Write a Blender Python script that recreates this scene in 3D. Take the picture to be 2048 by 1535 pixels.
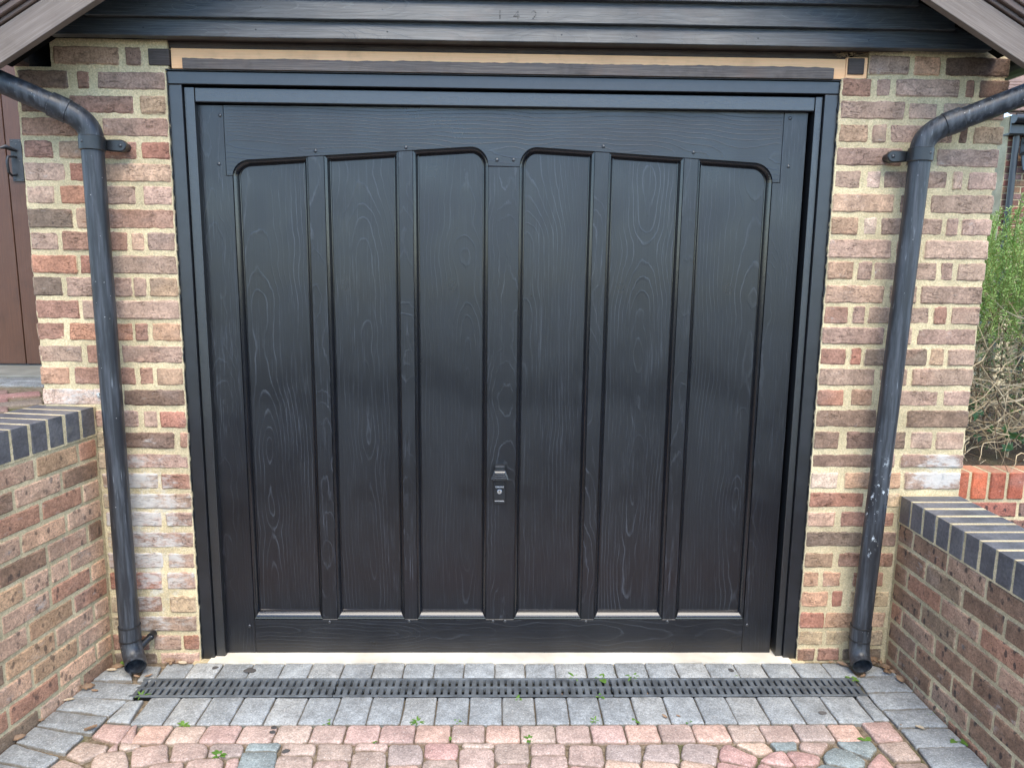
import bpy, bmesh, math, random
from mathutils import Vector, Matrix, noise

random.seed(7)
scene = bpy.context.scene
for o in list(bpy.data.objects):
    bpy.data.objects.remove(o, do_unlink=True)

# ------------------------------------------------------------------ camera
cam_data = bpy.data.cameras.new("camera")
cam = bpy.data.objects.new("camera", cam_data)
scene.collection.objects.link(cam)
scene.camera = cam
cam_data.sensor_width = 36.0
cam_data.lens = 1470.0 / 2048.0 * 36.0
cam_data.clip_start = 0.02
cam_data.clip_end = 2000.0
_pitch, _yaw, _roll = 0.1608, 0.0209, -0.0107
_f = Vector((math.sin(_yaw) * math.cos(_pitch), math.cos(_yaw) * math.cos(_pitch), -math.sin(_pitch)))
_r = Vector((math.cos(_yaw), -math.sin(_yaw), 0.0))
_d = _f.cross(_r)
_r2 = math.cos(_roll) * _r + math.sin(_roll) * _d
_d2 = -math.sin(_roll) * _r + math.cos(_roll) * _d
m3 = Matrix((_r2, -_d2, -_f)).transposed()
cam.matrix_world = Matrix.Translation((-0.0249, -2.5331, 1.4482)) @ m3.to_4x4()
scene.render.resolution_x, scene.render.resolution_y = 1024, 767

# ------------------------------------------------------------------ sky and sun (bright overcast)
world = bpy.data.worlds.new("World")
scene.world = world
world.use_nodes = True
wn = world.node_tree
wn.nodes.clear()
SUN_DIR = Vector((0.08, -0.62, 0.95)).normalized()
sky = wn.nodes.new("ShaderNodeTexSky")
sky.sky_type = 'NISHITA'
sky.sun_disc = False
sky.sun_elevation = math.asin(SUN_DIR.z)
sky.sun_rotation = math.atan2(SUN_DIR.x, SUN_DIR.y)
sky.air_density = 1.0
sky.dust_density = 0.2
sky.ozone_density = 2.0
bg = wn.nodes.new("ShaderNodeBackground")
bg.inputs[1].default_value = 0.135
wo = wn.nodes.new("ShaderNodeOutputWorld")
tint = wn.nodes.new("ShaderNodeMix")          # cool daylight, the same all round the sky
tint.data_type = 'RGBA'
tint.blend_type = 'MULTIPLY'
tint.inputs[0].default_value = 1.0
tint.inputs[7].default_value = (0.97, 1.0, 1.03, 1.0)
wn.links.new(sky.outputs[0], tint.inputs[6])
wn.links.new(tint.outputs[2], bg.inputs[0])
wn.links.new(bg.outputs[0], wo.inputs[0])

sun_data = bpy.data.lights.new("sun", 'SUN')
sun_data.energy = 1.5
sun_data.angle = math.radians(45)
sun_data.color = (1.0, 0.89, 0.71)
sun = bpy.data.objects.new("sun", sun_data)
scene.collection.objects.link(sun)
sun.location = (3, -6, 9)
sun.rotation_euler = (-SUN_DIR).to_track_quat('-Z', 'Y').to_euler()

scene.view_settings.view_transform = 'Standard'
scene.view_settings.look = 'None'
scene.view_settings.exposure = 1.85
scene.view_settings.gamma = 1.0
scene.view_settings.use_curve_mapping = False

scene.cycles.max_bounces = 5
scene.cycles.diffuse_bounces = 2
scene.cycles.glossy_bounces = 3
scene.cycles.use_adaptive_sampling = True
scene.cycles.adaptive_threshold = 0.02

# ------------------------------------------------------------------ object helpers
COL = scene.collection

def thing(name, label, cat, loc=(0, 0, 0), rotz=0.0, group=None):
    o = bpy.data.objects.new(name, None)
    COL.objects.link(o)
    o.empty_display_size = 0.05
    o.location = loc
    o.rotation_euler = (0, 0, rotz)
    tag(o, label, cat, group)
    return o

def tag(o, label=None, cat=None, group=None, kind=None):
    if label: o["label"] = label
    if cat: o["category"] = cat
    if group: o["group"] = group
    if kind: o["kind"] = kind
    return o

def mesh_of(name, verts, faces, mat, smooth=False):
    me = bpy.data.meshes.new(name)
    me.from_pydata([tuple(v) for v in verts], [], [tuple(f) for f in faces])
    if mat is not None: me.materials.append(mat)
    if smooth:
        me.polygons.foreach_set("use_smooth", [True] * len(me.polygons))
        me.set_sharp_from_angle(angle=math.radians(38))
    me.update()
    return me

def link(name, me, parent=None, color=None, local=False):
    """parts are modelled in world coordinates unless local=True (then in the frame of their thing)"""
    o = bpy.data.objects.new(name, me)
    COL.objects.link(o)
    if parent is not None:
        o.parent = parent
        if not local:
            p, mw = parent, Matrix.Identity(4)
            while p is not None:
                mw = Matrix.Translation(p.location) @ p.rotation_euler.to_matrix().to_4x4() @ mw if p.parent is None else \
                     p.matrix_parent_inverse @ Matrix.Translation(p.location) @ p.rotation_euler.to_matrix().to_4x4() @ mw
                p = p.parent
            o.matrix_parent_inverse = mw.inverted()
    if color is not None: o.color = color
    return o

def make(name, vf, mat, parent=None, smooth=False, color=None, local=False):
    return link(name, mesh_of(name, vf[0], vf[1], mat, smooth), parent, color, local)

class MB:
    """collects shapes into one vertex / face list"""
    def __init__(s): s.v, s.f = [], []
    def add(s, vf):
        n = len(s.v); s.v += [tuple(q) for q in vf[0]]; s.f += [tuple(i + n for i in f) for f in vf[1]]; return s
    def get(s): return s.v, s.f

def box(x0, x1, y0, y1, z0, z1):
    v = [(x0, y0, z0), (x1, y0, z0), (x1, y1, z0), (x0, y1, z0), (x0, y0, z1), (x1, y0, z1), (x1, y1, z1), (x0, y1, z1)]
    return v, [(0, 3, 2, 1), (4, 5, 6, 7), (0, 1, 5, 4), (1, 2, 6, 5), (2, 3, 7, 6), (3, 0, 4, 7)]

def bbox(x0, x1, y0, y1, z0, z1, b=0.002):
    """box with chamfered edges"""
    bm = bmesh.new()
    v, f = box(x0, x1, y0, y1, z0, z1)
    vs = [bm.verts.new(q) for q in v]
    for q in f: bm.faces.new([vs[i] for i in q])
    bmesh.ops.bevel(bm, geom=bm.edges[:], offset=b, segments=2, affect='EDGES', profile=0.5)
    bm.verts.index_update()
    r = [tuple(q.co) for q in bm.verts], [tuple(w.index for w in q.verts) for q in bm.faces]
    bm.free()
    return r

def extrude_xz(pts, y0, y1, b=0.0):
    """polygon in the x-z plane given counter-clockwise seen from -y; front y0, back y1"""
    n = len(pts)
    v = []
    if b > 0:
        ins = offset_poly(pts, b)
        v += [(x, y0, z) for x, z in ins] + [(x, y0 + b, z) for x, z in pts] + [(x, y1, z) for x, z in pts]
        f = [tuple(range(n)), tuple(range(3 * n - 1, 2 * n - 1, -1))]
        for k in range(2):
            for i in range(n):
                j = (i + 1) % n
                f.append((k * n + i, (k + 1) * n + i, (k + 1) * n + j, k * n + j))
        return v, f
    v = [(x, y0, z) for x, z in pts] + [(x, y1, z) for x, z in pts]
    f = [tuple(range(n)), tuple(range(2 * n - 1, n - 1, -1))]
    for i in range(n):
        j = (i + 1) % n
        f.append((i, n + i, n + j, j))
    return v, f

def offset_poly(pts, d):
    """inset a counter-clockwise polygon by d (mitred)"""
    n, out = len(pts), []
    for i in range(n):
        p0, p1, p2 = Vector(pts[i - 1]), Vector(pts[i]), Vector(pts[(i + 1) % n])
        a, b = (p1 - p0), (p2 - p1)
        if a.length < 1e-9: a = b
        if b.length < 1e-9: b = a
        a.normalize(); b.normalize()
        n1, n2 = Vector((-a.y, a.x)), Vector((-b.y, b.x))
        m = n1 + n2
        if m.length < 1e-6: m = n1.copy()
        m.normalize()
        c = max(0.35, m.dot(n1))
        q = p1 + m * (d / c)
        out.append((q.x, q.y))
    return out

def arc(cx, cz, r, a0, a1, n):
    return [(cx + r * math.cos(math.radians(a0 + (a1 - a0) * i / n)), cz + r * math.sin(math.radians(a0 + (a1 - a0) * i / n))) for i in range(n + 1)]

def sweep(path, radii, n=20, cap0=True, cap1=True, wall=0.0):
    """tube along a path; wall > 0 opens the far end and gives it a thickness"""
    path = [Vector(p) for p in path]
    if not hasattr(radii, '__len__'): radii = [radii] * len(path)
    v, f, rings = [], [], []
    t0 = (path[1] - path[0]).normalized()
    ref = Vector((0, 0, 1)) if abs(t0.z) < 0.9 else Vector((1, 0, 0))
    u = t0.cross(ref).normalized()
    prev = t0
    frames = []
    for i, p in enumerate(path):
        t = (path[min(i + 1, len(path) - 1)] - path[max(i - 1, 0)]).normalized()
        u = (prev.rotation_difference(t) @ u)
        u = (u - t * u.dot(t)).normalized()
        prev = t
        frames.append((p, u.copy(), t.cross(u).normalized()))
    def ring(fr, r):
        p, a, b = fr
        s = len(v)
        for k in range(n):
            q = 2 * math.pi * k / n
            v.append(p + a * (r * math.cos(q)) + b * (r * math.sin(q)))
        return s
    idx = [ring(fr, r) for fr, r in zip(frames, radii)]
    if wall > 0:
        idx += [ring(fr, r - wall) for fr, r in list(zip(frames, radii))[::-1]]
    for a, b in zip(idx[:-1], idx[1:]):
        for k in range(n):
            l = (k + 1) % n
            f.append((a + k, b + k, b + l, a + l)[::-1])
    if cap0 and wall == 0: f.append(tuple(idx[0] + k for k in range(n)))
    if cap1: f.append(tuple(idx[-1] + k for k in range(n))[::-1])
    return v, f

def dome(c, r, axis=(0, -1, 0), h=0.6, n=12, m=4):
    a = Vector(axis).normalized()
    u = a.orthogonal().normalized(); w = a.cross(u)
    v, f = [], []
    for i in range(m + 1):
        t = math.pi / 2 * i / m
        rr, hh = r * math.cos(t), r * h * math.sin(t)
        if i == m:
            v.append(Vector(c) + a * hh)
        else:
            for k in range(n):
                q = 2 * math.pi * k / n
                v.append(Vector(c) + u * rr * math.cos(q) + w * rr * math.sin(q) + a * hh)
    for i in range(m - 1):
        for k in range(n):
            l = (k + 1) % n
            f.append((i * n + k, i * n + l, (i + 1) * n + l, (i + 1) * n + k))
    for k in range(n):
        f.append(((m - 1) * n + k, (m - 1) * n + (k + 1) % n, m * n))
    return v, f

def disc(c, r, axis=(0, -1, 0), n=16, th=0.003, bev=0.0006):
    a = Vector(axis).normalized()
    return sweep([Vector(c), Vector(c) + a * (th - bev), Vector(c) + a * th], [r, r, r - bev], n)

# ------------------------------------------------------------------ material helpers
class NT:
    def __init__(s, name):
        s.mat = bpy.data.materials.new(name)
        s.mat.use_nodes = True
        s.t = s.mat.node_tree
        s.t.nodes.clear()
        s.out = s.t.nodes.new("ShaderNodeOutputMaterial")
        s.p = s.t.nodes.new("ShaderNodeBsdfPrincipled")
        s.t.links.new(s.p.outputs[0], s.out.inputs[0])
    def n(s, typ, **props):
        q = s.t.nodes.new(typ)
        for k, val in props.items(): setattr(q, k, val)
        return q
    def put(s, sock, val):
        if hasattr(val, 'node'): s.t.links.new(val, sock)
        elif isinstance(val, (tuple, list)) and len(val) == 3 and sock.type == 'RGBA': sock.default_value = (*val, 1.0)
        else: sock.default_value = val
    def set(s, **kw):
        for k, val in kw.items(): s.put(s.p.inputs[k.replace('_', ' ')], val)
        return s
    def coord(s, kind='Object'): return s.n("ShaderNodeTexCoord").outputs[kind]
    def info(s, o): return s.n("ShaderNodeObjectInfo").outputs[o]
    def attr(s, name): return s.n("ShaderNodeAttribute", attribute_name=name).outputs['Fac']
    def mapping(s, vec, scale=(1, 1, 1), loc=(0, 0, 0), rot=(0, 0, 0)):
        q = s.n("ShaderNodeMapping")
        s.put(q.inputs[0], vec); q.inputs[1].default_value = loc; q.inputs[2].default_value = rot; q.inputs[3].default_value = scale
        return q.outputs[0]
    def vadd(s, a, b):
        q = s.n("ShaderNodeVectorMath", operation='ADD'); s.put(q.inputs[0], a); s.put(q.inputs[1], b); return q.outputs[0]
    def shift(s, vec, k=37.0):
        """random offset for each object"""
        r = s.info('Random')
        c = s.n("ShaderNodeCombineXYZ")
        s.put(c.inputs[0], s.math('MULTIPLY', r, k)); s.put(c.inputs[1], s.math('MULTIPLY', r, -k * 0.7)); s.put(c.inputs[2], s.math('MULTIPLY', r, k * 1.3))
        return s.vadd(vec, c.outputs[0])
    def noise(s, vec, scale, detail=4.0, rough=0.55, dist=0.0):
        q = s.n("ShaderNodeTexNoise")
        s.put(q.inputs['Vector'], vec); q.inputs['Scale'].default_value = scale; q.inputs['Detail'].default_value = detail
        q.inputs['Roughness'].default_value = rough; q.inputs['Distortion'].default_value = dist
        return q.outputs[0]
    def voro(s, vec, scale, feature='F1', rand=1.0):
        q = s.n("ShaderNodeTexVoronoi", feature=feature)
        s.put(q.inputs['Vector'], vec); q.inputs['Scale'].default_value = scale; q.inputs['Randomness'].default_value = rand
        return q.outputs['Distance']
    def math(s, op, a, b=None, c=None, clamp=False):
        q = s.n("ShaderNodeMath", operation=op, use_clamp=clamp)
        s.put(q.inputs[0], a)
        if b is not None: s.put(q.inputs[1], b)
        if c is not None: s.put(q.inputs[2], c)
        return q.outputs[0]
    def step(s, val, lo, hi, a=0.0, b=1.0):
        q = s.n("ShaderNodeMapRange", interpolation_type='SMOOTHSTEP')
        s.put(q.inputs[0], val); s.put(q.inputs[1], lo); s.put(q.inputs[2], hi); s.put(q.inputs[3], a); s.put(q.inputs[4], b)
        return q.outputs[0]
    def mix(s, fac, a, b, blend='MIX'):
        q = s.n("ShaderNodeMix", data_type='RGBA', blend_type=blend)
        s.put(q.inputs[0], fac); s.put(q.inputs[6], a); s.put(q.inputs[7], b)
        return q.outputs[2]
    def scale(s, col, f):
        q = s.n("ShaderNodeVectorMath", operation='SCALE')
        s.put(q.inputs[0], col); s.put(q.inputs[3], f)
        return q.outputs[0]
    def sep(s, vec):
        q = s.n("ShaderNodeSeparateXYZ"); s.put(q.inputs[0], vec); return q.outputs
    def comb(s, x, y, z):
        q = s.n("ShaderNodeCombineXYZ"); s.put(q.inputs[0], x); s.put(q.inputs[1], y); s.put(q.inputs[2], z); return q.outputs[0]
    def bump(s, h, strength=0.5, dist=0.002, normal=None):
        q = s.n("ShaderNodeBump")
        q.inputs['Strength'].default_value = strength; q.inputs['Distance'].default_value = dist
        s.put(q.inputs['Height'], h)
        if normal is not None: s.put(q.inputs['Normal'], normal)
        return q.outputs[0]

MORTAR = (0.57, 0.465, 0.285)

LIME = ((-1.275, .46, .20, .46, 1.0), (1.575, .735, .115, .085, 1.1), (-1.48, .99, .16, .05, .55))
def lime_zone(s):
    """salts that have bloomed through the wall: brick and joint alike (world position)"""
    xyz = s.sep(s.coord())
    tot = None
    for cx, cz, rx, rz, k in LIME:
        a = s.math('DIVIDE', s.math('SUBTRACT', xyz[0], cx), rx)
        b = s.math('DIVIDE', s.math('SUBTRACT', xyz[2], cz), rz)
        d = s.math('ADD', s.math('MULTIPLY', a, a), s.math('MULTIPLY', b, b))
        m = s.step(d, 1.0, 0.0, 0.0, k)
        tot = m if tot is None else s.math('MAXIMUM', tot, m)
    return tot

def brick_material(name, flecks, crease, smear=1.0, zone=False):
    s = NT(name)
    v = s.shift(s.coord(), 11.0)
    col = s.info('Color')
    eff = s.info('Alpha')
    big = s.noise(v, 11.0, 3.0, 0.6)
    fine = s.noise(v, 150.0, 3.0, 0.7)
    mid = s.noise(v, 45.0, 4.0, 0.62, 0.4)
    c = s.scale(col, s.step(big, 0.3, 0.72, 0.80, 1.18))
    # kiss marks: one part of a brick fired greyer or redder
    kiss = s.noise(s.mapping(v, (5.0, 5.0, 9.0)), 1.0, 2.0, 0.5)
    c = s.mix(s.step(kiss, 0.55, 0.72, 0.0, 0.55), c, s.mix(0.5, c, (0.26, 0.20, 0.17)))
    c = s.mix(s.step(kiss, 0.42, 0.28, 0.0, 0.35), c, s.mix(0.5, c, (0.44, 0.21, 0.14)))
    c = s.scale(c, s.step(mid, 0.28, 0.72, 0.84, 1.18))
    c = s.scale(c, s.step(fine, 0.25, 0.75, 0.70, 1.30))
    pit = s.voro(v, 75.0)
    c = s.mix(s.math('MULTIPLY', s.step(pit, 0.20, 0.10), s.step(big, 0.42, 0.6, 0.0, 0.75)), c, s.scale(c, 0.30))
    h = s.math('ADD', s.math('MULTIPLY', mid, 0.6), s.math('MULTIPLY', fine, 0.35))
    if crease > 0:
        cv = s.mapping(v, (16.0, 16.0, 46.0))
        cr = s.math('ABSOLUTE', s.math('SUBTRACT', s.noise(cv, 1.0, 4.0, 0.6, 1.2), 0.5))
        cmask = s.step(s.noise(v, 16.0, 2.0), 0.44, 0.62)
        crl = s.math('MULTIPLY', s.step(cr, 0.020, 0.002), cmask)
        c = s.mix(s.math('MULTIPLY', crl, 0.60 * crease), c, s.scale(c, 0.30))
        h = s.math('SUBTRACT', h, s.math('MULTIPLY', crl, 0.9 * crease))
    if flecks > 0:
        fv = s.mapping(v, (1.0, 1.0, 0.55), rot=(0.0, 0.5, 0.0))
        sp = s.voro(fv, 44.0)
        sel = s.noise(v, 26.0, 2.0)
        fl = s.math('MULTIPLY', s.step(s.math('ADD', sp, s.math('MULTIPLY', mid, 0.25)), 0.47, 0.36), s.step(sel, 0.44, 0.56))
        c = s.mix(s.math('MULTIPLY', fl, 0.8 * flecks), c, (0.030, 0.028, 0.030))
        c = s.mix(s.math('MULTIPLY', s.step(s.voro(v, 120.0), 0.26, 0.14), 0.7 * flecks), c, (0.045, 0.040, 0.038))
    # lime bloom, where the brick has it
    en = s.math('ADD', s.noise(s.mapping(v, (26.0, 26.0, 60.0)), 1.0, 4.0, 0.72), s.math('MULTIPLY', s.noise(v, 14.0, 2.0), 0.5))
    bloom = s.math('MULTIPLY', eff, 0.30)
    if zone: bloom = s.math('ADD', bloom, s.math('MULTIPLY', lime_zone(s), 0.28))
    em = s.step(s.math('ADD', en, bloom), 0.88, 1.22)
    c = s.mix(s.math('MULTIPLY', em, 0.75), c, (0.54, 0.52, 0.48))
    # mortar dragged over the arrises
    if smear > 0:
        e = s.math('ADD', s.attr('edge'), s.math('MULTIPLY', s.math('SUBTRACT', s.noise(v, 80.0, 4.0, 0.7), 0.5), 1.6))
        c = s.mix(s.math('MULTIPLY', s.step(e, 0.66, 1.06), smear * 0.85), c, (MORTAR[0] * 1.1, MORTAR[1] * 1.08, MORTAR[2] * 1.12))
    s.set(Base_Color=c, Roughness=0.92, Normal=s.bump(h, 0.75, 0.0032))
    s.p.inputs['Specular IOR Level'].default_value = 0.25
    return s.mat

def mortar_material():
    s = NT("mortar")
    v = s.coord()
    big = s.noise(v, 5.0, 3.0)
    grain = s.noise(v, 170.0, 3.0, 0.75)
    mid = s.noise(v, 32.0, 5.0, 0.65)
    c = s.scale(s.mix(0.0, MORTAR, MORTAR), s.step(big, 0.3, 0.75, 0.78, 1.18))
    c = s.mix(s.step(mid, 0.52, 0.72, 0.0, 0.5), c, (0.36, 0.31, 0.18))
    c = s.scale(c, s.step(grain, 0.25, 0.75, 0.70, 1.28))
    c = s.mix(s.step(s.voro(v, 150.0), 0.16, 0.05, 0.0, 0.7), c, (0.30, 0.24, 0.16))
    c = s.mix(s.step(s.voro(s.vadd(v, (3.1, 1.7, 2.3)), 110.0), 0.13, 0.05, 0.0, 0.8), c, (0.72, 0.70, 0.62))
    lime = s.math('ADD', s.noise(v, 22.0, 4.0, 0.7), s.math('MULTIPLY', lime_zone(s), 0.24))
    c = s.mix(s.step(lime, 0.66, 0.90, 0.0, 0.6), c, (0.60, 0.59, 0.54))
    c = s.mix(s.step(s.noise(v, 3.2, 4.0, 0.65), 0.55, 0.75, 0.0, 0.45), c, (0.33, 0.30, 0.20))
    h = s.math('ADD', s.math('MULTIPLY', mid, 0.7), s.math('MULTIPLY', grain, 0.4))
    s.set(Base_Color=c, Roughness=0.95, Normal=s.bump(h, 1.0, 0.004))
    s.p.inputs['Specular IOR Level'].default_value = 0.2
    return s.mat

def engineering_material():
    s = NT("blue_engineering_brick")
    v = s.shift(s.coord(), 9.0)
    big = s.noise(v, 12.0, 3.0)
    fine = s.noise(v, 300.0, 2.0)
    c = s.mix(s.step(big, 0.35, 0.7), (0.085, 0.084, 0.090), (0.130, 0.127, 0.132))
    c = s.scale(c, s.step(s.noise(v, 110.0, 3.0, 0.7), 0.25, 0.75, 0.72, 1.3))
    c = s.mix(s.step(s.noise(s.vadd(v, (2.0, 5.0, 1.0)), 18.0, 4.0, 0.7), 0.56, 0.72, 0.0, 0.4), c, (0.20, 0.185, 0.15))
    c = s.mix(s.step(s.voro(v, 70.0), 0.07, 0.03, 0.0, 0.8), c, (0.5, 0.5, 0.47))
    e = s.math('ADD', s.attr('edge'), s.math('MULTIPLY', s.math('SUBTRACT', s.noise(v, 60.0, 4.0), 0.5), 1.0))
    c = s.mix(s.step(e, 0.95, 1.15, 0.0, 0.7), c, MORTAR)
    s.set(Base_Color=c, Roughness=s.step(big, 0.3, 0.7, 0.36, 0.5), Normal=s.bump(s.math('ADD', fine, s.math('MULTIPLY', s.noise(v, 50.0, 3.0), 0.6)), 0.25, 0.001))
    return s.mat

def paver_material():
    s = NT("block_paver")
    v = s.shift(s.coord(), 5.0)
    col = s.info('Color')
    big = s.noise(v, 14.0, 3.0, 0.6)
    mid = s.noise(v, 70.0, 4.0, 0.6)
    fine = s.noise(v, 190.0, 3.0, 0.7)
    c = s.scale(col, s.step(big, 0.3, 0.72, 0.80, 1.15))
    c = s.mix(s.step(s.noise(v, 22.0, 3.0), 0.55, 0.75, 0.0, 0.35), c, s.mix(0.5, c, (0.30, 0.27, 0.24)))
    c = s.scale(c, s.step(fine, 0.25, 0.75, 0.66, 1.34))
    c = s.scale(c, s.step(mid, 0.28, 0.72, 0.86, 1.14))
    c = s.mix(s.step(s.voro(v, 95.0), 0.17, 0.08, 0.0, 0.75), c, (0.66, 0.62, 0.55))
    c = s.mix(s.step(s.voro(s.vadd(v, (5.3, 2.2, 0.4)), 90.0), 0.13, 0.06, 0.0, 0.6), c, (0.10, 0.09, 0.08))
    # dark brown tone, broken by noise, towards the arrises
    e = s.math('ADD', s.attr('edge'), s.math('MULTIPLY', s.math('SUBTRACT', s.noise(v, 55.0, 5.0, 0.7), 0.5), 0.9))
    c = s.mix(s.step(e, 0.70, 1.15, 0.0, 0.75), c, (0.17, 0.135, 0.09))
    h = s.math('ADD', s.math('MULTIPLY', mid, 0.6), s.math('MULTIPLY', fine, 0.5))
    s.set(Base_Color=c, Roughness=0.88, Normal=s.bump(h, 0.7, 0.0022))
    s.p.inputs['Specular IOR Level'].default_value = 0.3
    return s.mat

def plain(name, col, rough=0.6, nscale=40.0, var=0.25, bstr=0.3, bdist=0.001, metal=0.0, spec=0.5):
    s = NT(name)
    v = s.coord()
    n1 = s.noise(v, nscale, 5.0, 0.6)
    n2 = s.noise(v, nscale * 0.15, 3.0)
    c = s.mix(0.0, col, col)
    c = s.scale(c, s.step(n2, 0.3, 0.7, 1.0 - var, 1.0 + var))
    c = s.mix(s.step(n1, 0.45, 0.75, 0.0, var), c, s.scale(c, 0.55))
    s.set(Base_Color=c, Roughness=rough, Metallic=metal, Normal=s.bump(n1, bstr, bdist))
    s.p.inputs['Specular IOR Level'].default_value = spec
    return s.mat

def wood_material(name, base, dark, line, horizontal=False, ring=0.0075, taper=0.05, off=0.03, line_amt=0.5, rough=0.4, spec=0.5,
                  bump=0.3, knots=0.06, wear=0.3, width=0.16, worm=0.0, ior=1.5):
    """flat-sawn board: rings of a tapering trunk cut by the board's face; u across, w along the grain"""
    s = NT(name)
    o = s.coord()
    xyz = s.sep(o)
    r = s.info('Random')
    u, w = (xyz[2], xyz[0]) if horizontal else (xyz[0], xyz[2])
    wv = s.comb(s.math('MULTIPLY', r, 91.0), s.math('MULTIPLY', u, 2.2), s.math('MULTIPLY', w, 1.0))
    bend = s.math('SUBTRACT', s.noise(wv, 1.5, 2.0, 0.5), 0.5)
    wob = s.math('SUBTRACT', s.noise(s.comb(s.math('MULTIPLY', r, 47.0), s.math('MULTIPLY', u, 9.0), s.math('MULTIPLY', w, 3.0)), 2.6, 4.0, 0.6), 0.5)
    u2 = s.math('ADD', s.math('ADD', u, s.math('MULTIPLY', s.math('SUBTRACT', r, 0.5), 0.10)), s.math('MULTIPLY', bend, 0.09))
    dep = s.math('ADD', s.math('ADD', off, s.math('MULTIPLY', w, taper)), s.math('MULTIPLY', s.math('SUBTRACT', s.noise(s.comb(s.math('MULTIPLY', r, 13.0), 0.0, w), 2.3, 2.0, 0.5), 0.5), knots * 2.2))
    rad = s.math('SQRT', s.math('ADD', s.math('MULTIPLY', u2, u2), s.math('MULTIPLY', dep, dep)))
    rad = s.math('ADD', rad, s.math('MULTIPLY', wob, 0.010))
    fr = s.math('FRACT', s.math('DIVIDE', rad, ring))
    ln = s.math('MAXIMUM', s.step(fr, 1.0 - width, 0.995), s.step(fr, 0.05, 0.0))
    soft = s.step(fr, 0.15, 1.0)
    fib = s.noise(s.comb(s.math('MULTIPLY', u, 340.0), s.math('MULTIPLY', r, 30.0), s.math('MULTIPLY', w, 7.0)), 1.0, 4.0, 0.65)
    brk = s.step(s.noise(s.comb(s.math('MULTIPLY', u, 16.0), s.math('MULTIPLY', r, 80.0), s.math('MULTIPLY', w, 3.0)), 1.0, 4.0, 0.65), 0.40, 0.66)
    pat = s.step(s.noise(s.comb(s.math('MULTIPLY', u, 5.0), s.math('MULTIPLY', r, 20.0), s.math('MULTIPLY', w, 1.6)), 1.0, 3.0, 0.55), 0.35, 0.68)
    own = s.step(s.math('FRACT', s.math('MULTIPLY', r, 17.3)), 0.0, 1.0, 0.40, 1.0)
    la = s.math('MULTIPLY', s.math('MULTIPLY', ln, s.math('MULTIPLY', own, line_amt)), s.math('ADD', s.math('MULTIPLY', brk, 0.8), 0.05))
    c = s.mix(s.step(fib, 0.35, 0.7), dark, base)
    c = s.mix(s.math('MULTIPLY', soft, 0.35), c, dark)
    c = s.mix(la, c, line)
    c = s.mix(s.math('MULTIPLY', s.math('MULTIPLY', s.step(fib, 0.56, 0.72), pat), wear), c, line)
    if worm > 0:
        dirt = s.noise(o, 9.0, 5.0, 0.65)
        c = s.mix(s.step(dirt, 0.5, 0.7, 0.0, worm), c, s.scale(c, 0.5))
        c = s.mix(s.step(s.noise(s.vadd(o, (4, 2, 1)), 6.0, 4.0, 0.6), 0.52, 0.72, 0.0, worm), c, s.mix(0.5, c, (0.16, 0.10, 0.075)))
    h = s.math('ADD', s.math('MULTIPLY', ln, 0.6), s.math('MULTIPLY', fib, 0.5))
    rg = s.step(s.noise(o, 3.5, 3.0, 0.6), 0.3, 0.7, rough - 0.05, rough + 0.08)
    s.set(Base_Color=c, Roughness=rg, IOR=ior, Normal=s.bump(h, bump, 0.0008))
    s.p.inputs['Specular IOR Level'].default_value = spec
    return s.mat

def pipe_material(name, splash):
    s = NT(name)
    v = s.coord()
    xyz = s.sep(v)
    st = s.noise(s.mapping(v, (70.0, 70.0, 5.0)), 1.0, 5.0, 0.65)
    blot = s.noise(v, 6.0, 3.0)
    c = s.mix(s.step(st, 0.40, 0.72), (0.018, 0.020, 0.0245), (0.062, 0.069, 0.080))
    scr = s.math('MULTIPLY', s.step(s.noise(s.mapping(v, (190.0, 190.0, 9.0), rot=(0.06, 0.05, 0.0)), 1.0, 3.0, 0.6), 0.62, 0.74), s.step(blot, 0.42, 0.62))
    c = s.mix(s.math('MULTIPLY', scr, 0.7), c, (0.30, 0.33, 0.36))
    c = s.mix(s.step(s.voro(v, 42.0), 0.06, 0.035, 0.0, 0.8), c, (0.55, 0.55, 0.54))
    if splash:
        m = s.math('MULTIPLY', s.step(xyz[2], 1.0, 0.55), s.step(xyz[2], 0.10, 0.16))
        side = s.step(s.noise(s.mapping(v, (9.0, 9.0, 5.0)), 1.0, 2.0), 0.48, 0.60)
        sp = s.step(s.noise(s.mapping(v, (60.0, 60.0, 40.0)), 1.0, 4.0, 0.7), 0.59, 0.66)
        c = s.mix(s.math('MULTIPLY', s.math('MULTIPLY', sp, side), m), c, (0.52, 0.56, 0.58))
    s.set(Base_Color=c, Roughness=s.step(st, 0.3, 0.75, 0.34, 0.55), Normal=s.bump(s.math('ADD', st, s.math('MULTIPLY', scr, 0.4)), 0.18, 0.0006))
    return s.mat

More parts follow.
